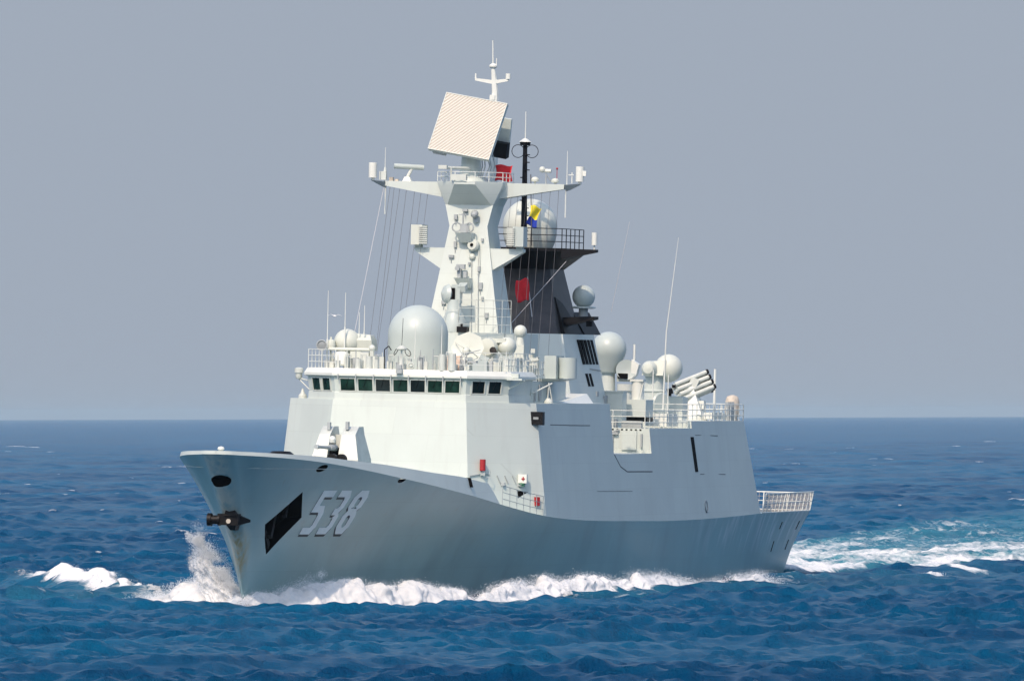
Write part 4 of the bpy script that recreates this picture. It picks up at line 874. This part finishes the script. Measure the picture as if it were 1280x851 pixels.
for k in range(NW):
    lam = .55 * (30 / .55) ** (k / (NW - 1)) * wr.uniform(.93, 1.07)
    th = wind + wr.normal(0, .85 if lam < 4 else .5)
    amp = (.0135 if lam < 2 else .0105) * lam ** (.95 if lam < 2.5 else .5) * (1 if lam < 2.5 else 2.5 ** .45) * wr.uniform(.6, 1.4)
    WAVES.append((lam, th, amp, wr.uniform(0, 6.283)))
PORT = np.array([(124, .8), (119, 4.1), (112, 6.1), (105, 8.0), (96, 9.6), (84, 11.3), (70, 13.0), (52, 14.6), (30, 14.8), (5, 15.4), (-20, 16.2), (-60, 19)])
STAR = np.array([(124, -1.2), (117, -4.6), (109, -8.2), (100, -12.2), (90, -16.4), (80, -20.4), (70, -24.2), (60, -28.0), (54, -30.4), (40, -36), (20, -44)])
def polydist(px, py, path):
    """signed distance (outboard +) and arc length along a path, for arrays"""
    best = np.full(px.shape, 1e9); sg = np.zeros(px.shape); arc = np.zeros(px.shape); s0 = 0
    for (ax, ay), (bx, by) in zip(path[:-1], path[1:]):
        dx, dy = bx - ax, by - ay; L = math.hypot(dx, dy)
        t = np.clip(((px - ax) * dx + (py - ay) * dy) / L ** 2, 0, 1)
        qx, qy = px - (ax + t * dx), py - (ay + t * dy); d = np.hypot(qx, qy)
        c = (dx * (py - ay) - dy * (px - ax)); mk = d < best
        best[mk] = d[mk]; sg[mk] = np.sign(c)[mk]; arc[mk] = (s0 + t * L)[mk]; s0 += L
    return best * sg, arc
def swell(x, y, step):
    """height, sideways shift and crest sharpness of the wind waves"""
    z = np.zeros(x.shape); dx = np.zeros(x.shape); dy = np.zeros(x.shape); jac = np.zeros(x.shape)
    gust = .45 + 1.1 * fbm(x / 45, y / 30, 3, 50)
    for lam, th, amp, ph in WAVES:
        k = 2 * math.pi / lam; cx_, sx_ = math.cos(th), math.sin(th)
        wgt = np.clip(lam / (step * 2.2) - .6, 0, 1)
        if lam < 7: wgt = wgt * gust
        a = k * (x * cx_ + y * sx_) + ph; c, s = np.cos(a), np.sin(a)
        z += wgt * amp * c; q = .6 if lam < 3 else .85
        dx -= wgt * q * amp * cx_ * s; dy -= wgt * q * amp * sx_ * s; jac += wgt * q * amp * k * c
    return z, dx, dy, jac
def ship_waves(x, y):
    z = np.zeros(x.shape)
    mk = (np.abs(x - 40) < 140) & (np.abs(y) < 90)
    px, py = x[mk], y[mk]
    d, s = polydist(px, py, PORT)
    amp = .5 * sstep(45, 80, s) * np.exp(-s / 260) * (1 - sstep(170, 200, s))
    side = (py > 0)
    zz_ = np.where(side, amp * np.exp(-(d / 2.0) ** 2) - .4 * amp * np.exp(-((np.abs(d) - 4.5) / 3.0) ** 2), 0)
    zz_ += -.62 * np.exp(-((px - 114) / 17) ** 2) * np.exp(-((py - 7) / 8) ** 2)         # trough abreast of the bow
    d2, s2 = polydist(px, py, STAR)
    amp2 = 1.2 * np.exp(-((s2 - 58) / 32) ** 2)
    zz_ += np.where(~side, amp2 * np.exp(-(d2 / 2.6) ** 2) - .3 * amp2 * np.exp(-((np.abs(d2) - 5.5) / 3.5) ** 2), 0)
    z[mk] = zz_
    return z
def wake_mask(x, y):
    t = np.clip(-x, 0, None)
    hw = 6.0 + np.where(y > 0, .045, .14) * t; wob = (fbm(x / 14, y / 9, 3, 5) - .5) * (2 + .02 * t)
    inside = sstep(0, 1.8 + .02 * t, hw - np.abs(y + .004 * t + wob) + 1.0) * (x < 1.5)
    return inside * np.exp(-t / 420), inside * np.exp(-t / 300)
def build_sea():
    fine = R(3.3)
    ang = np.concatenate([np.linspace(-math.pi, -fine, 60)[:-1], np.linspace(-fine, fine, 820), np.linspace(fine, math.pi, 60)[1:]])
    rad = [3.0]
    while rad[-1] < 470: rad.append(rad[-1] * 1.12 + 2)
    rad = [r for r in rad if r < 470] + [475]
    while rad[-1] < 60000:
        r = rad[-1]
        rad.append(r + (.38 if r < 720 else .5 if r < 900 else .5 * (r / 900) ** 1.75 if r < 5200 else r * .03))
    rad = np.array(rad); stp = np.gradient(rad)
    A, RR = np.meshgrid(ang, rad); ST = np.meshgrid(ang, stp)[1]
    base = math.atan2(d0.y, d0.x)
    lat = np.meshgrid(np.gradient(ang), rad)[0] * RR
    step = np.maximum(ST * .8, lat)
    X = cam_pos.x + RR * np.cos(base + A); Y = cam_pos.y + RR * np.sin(base + A)
    x, y, st = X.ravel(), Y.ravel(), step.ravel()
    z = np.zeros_like(x); dx = z.copy(); dy = z.copy(); jac = z.copy()
    for i in range(0, len(x), 200000):
        sl = slice(i, i + 200000); z[sl], dx[sl], dy[sl], jac[sl] = swell(x[sl], y[sl], st[sl])
    wk, tq = wake_mask(x, y)
    z *= (1 - .45 * tq); dx *= (1 - .45 * tq); dy *= (1 - .45 * tq)
    z += wk * ((fbm(x / 1.4, y / 1.1, 4, 9) - .5) * .75 + .45)
    z += ship_waves(x, y)
    # foam: breaking crests, wake, churned water along the hull
    sts = np.geomspace(.05, 60, 80); sd_ = [math.sqrt(sum((np.clip(l_ / (q_ * 2.2) - .6, 0, 1) * .85 * a_ * 2 * math.pi / l_) ** 2 / 2 for l_, _, a_, _ in WAVES)) + 1e-4 for q_ in sts]
    jn = jac / np.interp(st, sts, sd_); rr = np.hypot(x - cam_pos.x, y - cam_pos.y)
    foam = .62 * sstep(1.9, 3.0, jn + 1.6 * (fbm(x / 6, y / 6, 3, 31) - .5)) * sstep(.545, .66, fbm(x / 26, y / 40, 3, 77)) * sstep(600, 900, rr)
    edge = np.exp(-((6.0 + .045 * np.clip(-x, 0, None) - y - 1.5) / 2.2) ** 2) * (x < 1) * np.exp(-np.clip(-x, 0, None) / 120)
    foam = np.maximum(foam, .25 * edge * wk + wk * (.58 + 1.0 * (fbm(x / 16, y / 5, 4, 12) - .38)))
    near = (np.abs(x - 40) < 130) & (np.abs(y) < 70)
    d, s = polydist(x[near], y[near], PORT); f = np.zeros(d.shape); yy = y[near]
    brk = fbm(s / 7, s * 0, 3, 3)
    fp = np.where(yy > 0, .95 * np.exp(-(d / 1.4) ** 2) * (np.exp(-s / 60) + .8 * sstep(.62, .72, brk) * (s > 60)) + .5 * (d < .6) * (d > -9) * np.exp(-s / 70) * (x[near] < 124) * (x[near] > -30), 0)
    d2, s2 = polydist(x[near], y[near], STAR)
    fs_ = np.where(yy <= 0, .95 * np.exp(-(d2 / 1.5) ** 2) * np.exp(-s2 / 12) + 1.0 * np.exp(-((d2 + .0) / 1.3) ** 2) * np.exp(-((s2 - 54) / 20) ** 2) + .55 * (d2 > -1) * (d2 < 9) * np.exp(-s2 / 30) * (x[near] < 126), 0)
    foam[near] = np.maximum(foam[near], np.maximum(fp, fs_))
    tq2 = tq * 1.0; tq2[near] = np.maximum(tq2[near], .5 * np.maximum(fp, fs_))
    # calm inside the hull
    P3 = np.stack([x + dx, y + dy, z], 1).astype(np.float32)
    nr_, na = X.shape
    i, j = np.meshgrid(np.arange(nr_ - 1), np.arange(na - 1), indexing='ij')
    a = (i * na + j).ravel(); q = np.stack([a, a + 1, a + na + 1, a + na], 1).astype(np.int32)
    me = bpy.data.meshes.new("sea"); nq = len(q)
    me.vertices.add(len(P3)); me.vertices.foreach_set("co", P3.ravel())
    me.loops.add(nq * 4); me.loops.foreach_set("vertex_index", q[:, ::-1].ravel())
    me.polygons.add(nq); me.polygons.foreach_set("loop_start", np.arange(0, nq * 4, 4, dtype=np.int32))
    me.polygons.foreach_set("use_smooth", np.ones(nq, bool))
    me.update(calc_edges=True)
    for nm, arr in (("foam", foam), ("aerated", tq2)):
        at = me.attributes.new(nm, 'FLOAT', 'POINT'); at.data.foreach_set("value", np.clip(arr, 0, 1.2).astype(np.float32))
    if me.polygons[len(me.polygons) // 2].normal.z < 0: me.flip_normals()
    print("SEA verts", len(P3), nr_, na)
    o = bpy.data.objects.new("sea", me); col.objects.link(o); o["kind"] = "structure"
    # water
    mt = bpy.data.materials.new("sea_water"); mt.use_nodes = True; n = mt.node_tree; bs = n.nodes["Principled BSDF"]; L = n.links.new
    tc = n.nodes.new("ShaderNodeTexCoord")
    af = n.nodes.new("ShaderNodeAttribute"); af.attribute_name = "foam"; aa = n.nodes.new("ShaderNodeAttribute"); aa.attribute_name = "aerated"
    mp = n.nodes.new("ShaderNodeMapping"); mp.inputs["Scale"].default_value = (.012, .02, 1); L(tc.outputs["Object"], mp.inputs[0])
    nz = n.nodes.new("ShaderNodeTexNoise"); nz.inputs["Scale"].default_value = 1; nz.inputs["Detail"].default_value = 4; L(mp.outputs[0], nz.inputs["Vector"])
    rp = n.nodes.new("ShaderNodeValToRGB"); rp.color_ramp.elements[0].position = .35; rp.color_ramp.elements[1].position = .68
    rp.color_ramp.elements[0].color = (.0001, .046, .120, 1); rp.color_ramp.elements[1].color = (.0002, .088, .185, 1); L(nz.outputs[0], rp.inputs[0])
    mx = n.nodes.new("ShaderNodeMixRGB"); mx.inputs[2].default_value = (.11, .44, .48, 1); L(rp.outputs[0], mx.inputs[1])
    n2 = n.nodes.new("ShaderNodeTexNoise"); n2.inputs["Scale"].default_value = .35; n2.inputs["Detail"].default_value = 5; L(tc.outputs["Object"], n2.inputs["Vector"])
    mu = n.nodes.new("ShaderNodeMath"); mu.operation = 'MULTIPLY'; L(aa.outputs["Fac"], mu.inputs[0]); L(n2.outputs[0], mu.inputs[1]); L(mu.outputs[0], mx.inputs[0])
    # lacy foam: noise compared with the foam amount
    n3 = n.nodes.new("ShaderNodeTexNoise"); n3.inputs["Scale"].default_value = 1.1; n3.inputs["Detail"].default_value = 8; n3.inputs["Roughness"].default_value = .68; n3.inputs["Distortion"].default_value = .6
    L(tc.outputs["Object"], n3.inputs["Vector"])
    ad = n.nodes.new("ShaderNodeMath"); ad.operation = 'ADD'; L(af.outputs["Fac"], ad.inputs[0]); L(n3.outputs[0], ad.inputs[1])
    fr = n.nodes.new("ShaderNodeMapRange"); fr.inputs[1].default_value = .92; fr.inputs[2].default_value = 1.22; L(ad.outputs[0], fr.inputs[0])
    m2 = n.nodes.new("ShaderNodeMixRGB"); m2.inputs[2].default_value = (.82, .83, .82, 1); L(mx.outputs[0], m2.inputs[1]); L(fr.outputs[0], m2.inputs[0])
    L(m2.outputs[0], bs.inputs["Base Color"])
    ro = n.nodes.new("ShaderNodeMapRange"); ro.inputs[3].default_value = .24; ro.inputs[4].default_value = .9; L(fr.outputs[0], ro.inputs[0]); L(ro.outputs[0], bs.inputs["Roughness"])
    bs.inputs["IOR"].default_value = 1.33; bs.inputs["Specular IOR Level"].default_value = .11
    b1 = n.nodes.new("ShaderNodeBump"); b1.inputs["Strength"].default_value = .9; b1.inputs["Distance"].default_value = .30
    n4 = n.nodes.new("ShaderNodeTexNoise"); n4.inputs["Scale"].default_value = 4.2; n4.inputs["Detail"].default_value = 6; n4.inputs["Roughness"].default_value = .7; L(tc.outputs["Object"], n4.inputs["Vector"])
    L(n4.outputs[0], b1.inputs["Height"])
    b2 = n.nodes.new("ShaderNodeBump"); b2.inputs["Strength"].default_value = .8; b2.inputs["Distance"].default_value = .8
    n5 = n.nodes.new("ShaderNodeTexNoise"); n5.inputs["Scale"].default_value = .28; n5.inputs["Detail"].default_value = 4; L(tc.outputs["Object"], n5.inputs["Vector"])
    L(n5.outputs[0], b2.inputs["Height"]); L(b1.outputs[0], b2.inputs["Normal"]); L(b2.outputs[0], bs.inputs["Normal"])
    me.materials.append(mt)
    return o
build_sea()

# ------------------------------------------------------------------ breaking foam and spray
def foam_mat():
    mt = bpy.data.materials.new("white_foam"); mt.use_nodes = True; n = mt.node_tree; L = n.links.new; bs = n.nodes["Principled BSDF"]
    bs.inputs["Roughness"].default_value = .95; bs.inputs["Specular IOR Level"].default_value = .1
    tc = n.nodes.new("ShaderNodeTexCoord"); nz = n.nodes.new("ShaderNodeTexNoise"); nz.inputs["Scale"].default_value = 4.5; nz.inputs["Detail"].default_value = 9; nz.inputs["Roughness"].default_value = .7
    L(tc.outputs["Object"], nz.inputs["Vector"])
    rp = n.nodes.new("ShaderNodeValToRGB"); rp.color_ramp.elements[0].position = .3; rp.color_ramp.elements[1].position = .6
    rp.color_ramp.elements[0].color = (.70, .74, .76, 1); rp.color_ramp.elements[1].color = (.90, .89, .87, 1); L(nz.outputs[0], rp.inputs[0]); L(rp.outputs[0], bs.inputs["Base Color"])
    at = n.nodes.new("ShaderNodeAttribute"); at.attribute_name = "cover"
    ad = n.nodes.new("ShaderNodeMath"); ad.operation = 'ADD'; L(at.outputs["Fac"], ad.inputs[0]); L(nz.outputs[0], ad.inputs[1])
    mr = n.nodes.new("ShaderNodeMapRange"); mr.inputs[1].default_value = .62; mr.inputs[2].default_value = 1.18; L(ad.outputs[0], mr.inputs[0]); L(mr.outputs[0], bs.inputs["Alpha"])
    bp_ = n.nodes.new("ShaderNodeBump"); bp_.inputs["Strength"].default_value = .3; bp_.inputs["Distance"].default_value = .1; L(nz.outputs[0], bp_.inputs["Height"]); L(bp_.outputs[0], bs.inputs["Normal"])
    return mt
def glow_through(mt, colr, f=.4):
    n = mt.node_tree; bs = n.nodes["Principled BSDF"]; ou = n.nodes["Material Output"]
    tr = n.nodes.new("ShaderNodeBsdfTranslucent"); tr.inputs[0].default_value = colr + (1,)
    mx = n.nodes.new("ShaderNodeMixShader"); mx.inputs[0].default_value = f
    n.links.new(bs.outputs[0], mx.inputs[1]); n.links.new(tr.outputs[0], mx.inputs[2])
    al = bs.inputs["Alpha"]
    if al.is_linked:
        src = al.links[0].from_socket; n.links.remove(al.links[0]); al.default_value = 1
        tp = n.nodes.new("ShaderNodeBsdfTransparent"); m2 = n.nodes.new("ShaderNodeMixShader")
        n.links.new(src, m2.inputs[0]); n.links.new(tp.outputs[0], m2.inputs[1]); n.links.new(mx.outputs[0], m2.inputs[2]); n.links.new(m2.outputs[0], ou.inputs[0])
    else: n.links.new(mx.outputs[0], ou.inputs[0])
    return mt
m_foam = glow_through(foam_mat(), (.85, .86, .87), .3)
def spray_mat():
    mt = bpy.data.materials.new("spray_drops"); mt.use_nodes = True; n = mt.node_tree; bs = n.nodes["Principled BSDF"]
    tc = n.nodes.new("ShaderNodeTexCoord"); nz = n.nodes.new("ShaderNodeTexNoise"); nz.inputs["Scale"].default_value = 4
    rp = n.nodes.new("ShaderNodeValToRGB"); rp.color_ramp.elements[0].color = (.86, .90, .93, 1); rp.color_ramp.elements[1].color = (.93, .95, .97, 1)
    n.links.new(tc.outputs["Object"], nz.inputs["Vector"]); n.links.new(nz.outputs[0], rp.inputs[0]); n.links.new(rp.outputs[0], bs.inputs["Base Color"])
    bs.inputs["Roughness"].default_value = .6
    return mt
m_spray = glow_through(spray_mat(), (.93, .94, .95), .5)
def raw_mesh(name, V, Fq, mt, attr=None, smooth=True):
    me = bpy.data.meshes.new(name); n = Fq.shape[1]
    me.vertices.add(len(V)); me.vertices.foreach_set("co", V.astype(np.float32).ravel())
    me.loops.add(Fq.size); me.loops.foreach_set("vertex_index", Fq.astype(np.int32).ravel())
    me.polygons.add(len(Fq)); me.polygons.foreach_set("loop_start", np.arange(0, Fq.size, n, dtype=np.int32))
    me.polygons.foreach_set("use_smooth", np.full(len(Fq), smooth)); me.update(calc_edges=True)
    if attr is not None:
        at = me.attributes.new("cover", 'FLOAT', 'POINT'); at.data.foreach_set("value", attr.astype(np.float32))
    me.materials.append(mt); o = bpy.data.objects.new(name, me); col.objects.link(o); o["kind"] = "stuff"
    return o
def resample(path, ds):
    p = np.array(path, float); s = np.concatenate([[0], np.cumsum(np.hypot(*(p[1:, :2] - p[:-1, :2]).T))])
    t = np.arange(0, s[-1], ds); return np.stack([np.interp(t, s, p[:, k]) for k in range(p.shape[1])], 1), t
def foam_ridge(name, path, seed, ds=.1, nt=46, side=1, sink=0.0):
    """breaking crest: path rows are x, y, height, half width"""
    p, t = resample(path, ds); k = np.ones(15) / 15
    for c in range(2): p[:, c] = np.convolve(np.pad(p[:, c], 7, mode='edge'), k, 'valid')
    tx, ty = np.gradient(p[:, 0]), np.gradient(p[:, 1]); ln = np.hypot(tx, ty); nx, ny = -ty / ln * side, tx / ln * side
    u = np.linspace(-1, 1, nt)
    U, T = np.meshgrid(u, t); W = p[:, 3:4]; H = p[:, 2:3]
    hn = .66 + .62 * fbm(T / 4.2, T * 0 + seed, 3, seed)                      # the crest line rises and falls
    prof = np.where(U < .25, np.exp(-((U - .25) / .62) ** 2), np.exp(-((U - .25) / .36) ** 2))
    X = p[:, 0:1] + nx[:, None] * U * W; Y = p[:, 1:2] + ny[:, None] * U * W
    lum = fbm(X * 1.3, Y * 1.3, 4, seed + 3); fn = fbm(X * 4.5, Y * 4.5, 4, seed + 8)
    Z = H * prof * hn * (.82 + .36 * lum) + (fn - .5) * .30 * np.clip(H, .25, 1) * prof - .12 - sink
    bx = (fbm(T * 1.2, U * 2.5, 3, seed + 5) - .5) * .7 * W; X = X + nx[:, None] * bx; Y = Y + ny[:, None] * bx
    base, dxs, dys, _ = swell(X.ravel(), Y.ravel(), np.full(X.size, .4)); Z = Z + base.reshape(X.shape) * .8 + ship_waves(X.ravel(), Y.ravel()).reshape(X.shape)
    endf = np.minimum(1, np.minimum(t, t[-1] - t) / 2.0)[:, None]
    cover = (1.0 - np.abs(U) ** 2.2) * endf * np.clip(hn * 1.1, 0, 1.1) * np.clip(H / .45, .35, 1) * (.72 + .5 * fbm(X * .9, Y * .9, 3, seed + 2)) - .08
    V = np.stack([X, Y, Z], 2).reshape(-1, 3); nr_, nc = X.shape
    i, j = np.meshgrid(np.arange(nr_ - 1), np.arange(nc - 1), indexing='ij'); a = (i * nc + j).ravel()
    o = raw_mesh(name, V, np.stack([a, a + 1, a + nc + 1, a + nc], 1), m_foam, cover.ravel())
    crest = V.reshape(nr_, nc, 3)[:, int(nc * .55):int(nc * .72)]; return o, crest.reshape(-1, 3), np.repeat(H * hn, crest.shape[1] if crest.ndim == 3 else 1, 1).ravel()
TET = np.array([(1, 1, 1), (1, -1, -1), (-1, 1, -1), (-1, -1, 1)]) / 1.7
def drops(name, C, S_):
    n = len(C); rot = rng.normal(size=(n, 4, 3)) * .35
    V = (C[:, None, :] + (TET[None] + rot) * S_[:, None, None]).reshape(-1, 3); b = np.arange(n)[:, None] * 4
    Fq = np.concatenate([b + np.array(f) for f in ((0, 1, 2), (0, 3, 1), (0, 2, 3), (1, 3, 2))])
    return raw_mesh(name, V, Fq, m_spray, None, False)
P1 = [(127.2, -.1, .5, .6), (125.6, .45, .9, .8), (123, 2.7, 1.25, 1.2), (119.3, 5.2, 1.9, 1.9), (114.5, 7.1, 2.1, 2.1), (109.5, 8.3, 1.95, 2.0), (107.3, 8.8, 1.2, 1.6), (105, 9.2, .8, 1.4), (100, 9.8, 1.2, 1.6), (95, 10.4, 1.4, 1.8), (90, 11.0, 1.25, 1.7), (86, 11.5, 1.15, 1.5), (81.5, 12.0, .85, 1.3), (79.5, 12.2, .55, 1.0), (77, 12.4, .75, 1.1), (72, 12.9, .8, 1.1), (68, 13.3, .5, .9), (64.5, 13.6, .2, .6), (60, 13.9, .4, .7), (54, 14.4, .5, .9), (50, 14.8, .08, .4)]
P2 = [(127.3, .2, .5, .6), (125.6, -.35, 1.0, .8), (124.4, -1.3, 1.35, 1.2), (123.2, -3.0, 1.1, 1.6), (121.8, -4.8, .95, 1.6), (120.4, -6.4, .8, 1.4), (119.2, -7.8, .55, 1.1), (118.4, -8.8, .15, .6)]
P3_ = [(110, -7.8, .06, .3), (105, -10, .22, .7), (100, -12.2, .3, .9), (90, -16.4, .38, 1.1), (80, -20.4, .42, 1.3), (70, -24.2, .42, 1.3), (62, -27.2, .34, 1.2), (54, -30.4, .22, .9), (48, -32.8, .05, .4)]
o, c1, h1 = foam_ridge("bow_foam", P1, 4, nt=46, sink=.0); tag(o, "white breaking bow wave rolling along the port side of the hull", "foam")
o, c2, h2 = foam_ridge("bow_foam", P2, 14, side=-1); tag(o, "white breaking bow wave on the starboard side of the stem", "foam")
o, c3, h3 = foam_ridge("wave_crest", P3_, 24, side=-1); tag(o, "long breaking crest left of the bow", "foam")
o, c4, h4 = foam_ridge("wave_crest", [(9, 15.0, .1, .3), (6, 15.2, .55, .8), (2.5, 15.5, .45, .8), (0, 15.6, .08, .3)], 34); tag(o, "small breaking crest in the diverging wave right of the stern", "foam")
o, c5, h5 = foam_ridge("wave_crest", [(-14, 15.9, .08, .2), (-17, 16.0, .45, .6), (-19.5, 16.1, .35, .5), (-21, 16.2, .05, .2)], 44); tag(o, "smallest breaking crest at the right end of the diverging wave", "foam")
# spray: drops thrown up from the crests and a fan at the stem
def thrown(c, h, n, k=.55):
    idx = rng.integers(0, len(c), n); hh = h[idx]; g = np.abs(rng.normal(size=n)) * hh * k
    C = c[idx] + np.stack([rng.normal(size=n) * .35, rng.normal(size=n) * .35, g - .08], 1)
    return C, rng.uniform(.008, .022, n)
Ca, Sa = thrown(c1, h1, 42000, .20); Cb, Sb = thrown(c2, h2, 14000, .3); Cc, Sc = thrown(c3, h3, 4000, .3); Cd, Sd = thrown(np.concatenate([c4, c5]), np.concatenate([h4, h5]), 1500, .3)
def fan(n, o0, tip, spread, lo, hi, pw=.6):
    t = rng.uniform(0, 1, n) ** pw; o0, tip = np.array(o0), np.array(tip)
    base = o0 + (tip - o0) * t[:, None]; base[:, 2] = o0[2] + (tip[2] - o0[2]) * (t ** 1.15)
    j = rng.normal(size=(n, 3)) * np.array(spread) * (.15 + .6 * t * (1.15 - t))[:, None]
    fall = rng.uniform(0, 1, n) ** 2.2 * t * (tip[2] - o0[2]) * .75
    C = base + j; C[:, 2] -= fall
    lump = vnoise(C[:, 1] * 2.2, C[:, 2] * 2.2, 3) > rng.uniform(.0, .85, n) * (.4 + .6 * t); C = C[lump]
    return C, rng.uniform(lo, hi, len(C))
fans = [fan(42000, (125.3, -.1, .1), (124.4, -2.9, 4.2), (.5, .75, .9), .007, .021, .75), fan(20000, (125.3, -.2, .1), (124.2, -2.0, 2.8), (.5, 1.0, .8), .007, .020),
        fan(20000, (125, .3, .0), (121.8, 3.6, 1.7), (.6, .6, .6), .007, .018), fan(4000, (124.6, -2.6, 3.4), (124.3, -3.4, 4.0), (.3, .35, .2), .010, .026)]
def sheet(name, o0, e1, e2, seed, bow=.5):
    """torn sheet of water rising from the stem"""
    n1, n2 = 70, 60; S1, S2 = np.meshgrid(np.linspace(0, 1, n1), np.linspace(0, 1, n2), indexing='ij')
    P_ = np.array(o0) + S1[..., None] * np.array(e1) + (S2 * (1 - .35 * S1))[..., None] * np.array(e2)
    P_[..., 0] += (fbm(S1 * 6, S2 * 6, 4, seed) - .5) * .9; P_[..., 2] += bow * np.sin(S2 * math.pi) * .2 + (fbm(S1 * 9, S2 * 9, 3, seed + 4) - .5) * .3
    cov = (.80 - .50 * S1 ** .8) * np.clip(np.minimum(S2, 1 - S2) * 5, 0, 1) * np.clip((1 - S1) * 4, 0, 1) * (.5 + 1.0 * fbm(S1 * 5, S2 * 4, 3, seed + 7))
    i, j = np.meshgrid(np.arange(n1 - 1), np.arange(n2 - 1), indexing='ij'); a = (i * n2 + j).ravel()
    o = raw_mesh(name, P_.reshape(-1, 3), np.stack([a, a + 1, a + n2 + 1, a + n2], 1), m_foam, cov.ravel()); return tag(o, "torn white sheet of water thrown up beside the stem", "spray")
sheet("spray_sheet", (125.5, .05, -.1), (-1.0, -2.6, 3.4), (-.6, -2.2, -.3), 61)
Cx = np.concatenate([Ca, Cb, Cc, Cd] + [f[0] for f in fans]); Sx = np.concatenate([Sa, Sb, Sc, Sd] + [f[1] for f in fans])
o = drops("spray", Cx, Sx); tag(o, "fine white spray flying up around the bow", "spray")

# ------------------------------------------------------------------ haze over the sea
hz = MB(); hz.box((cam_pos.x, cam_pos.y, 20), (130000, 130000, 54))
mt = bpy.data.materials.new("haze_air"); mt.use_nodes = True; n = mt.node_tree; n.nodes.clear()
ho = n.nodes.new("ShaderNodeOutputMaterial"); hv_ = n.nodes.new("ShaderNodeVolumePrincipled")
hv_.inputs["Color"].default_value = (.52, .72, .84, 1); hv_.inputs["Density"].default_value = 1.15e-5; hv_.inputs["Anisotropy"].default_value = 0.0
n.links.new(hv_.outputs[0], ho.inputs["Volume"])
o = hz.build("haze", mt); o["kind"] = "stuff"; o["label"] = "pale blue sea haze near the horizon"
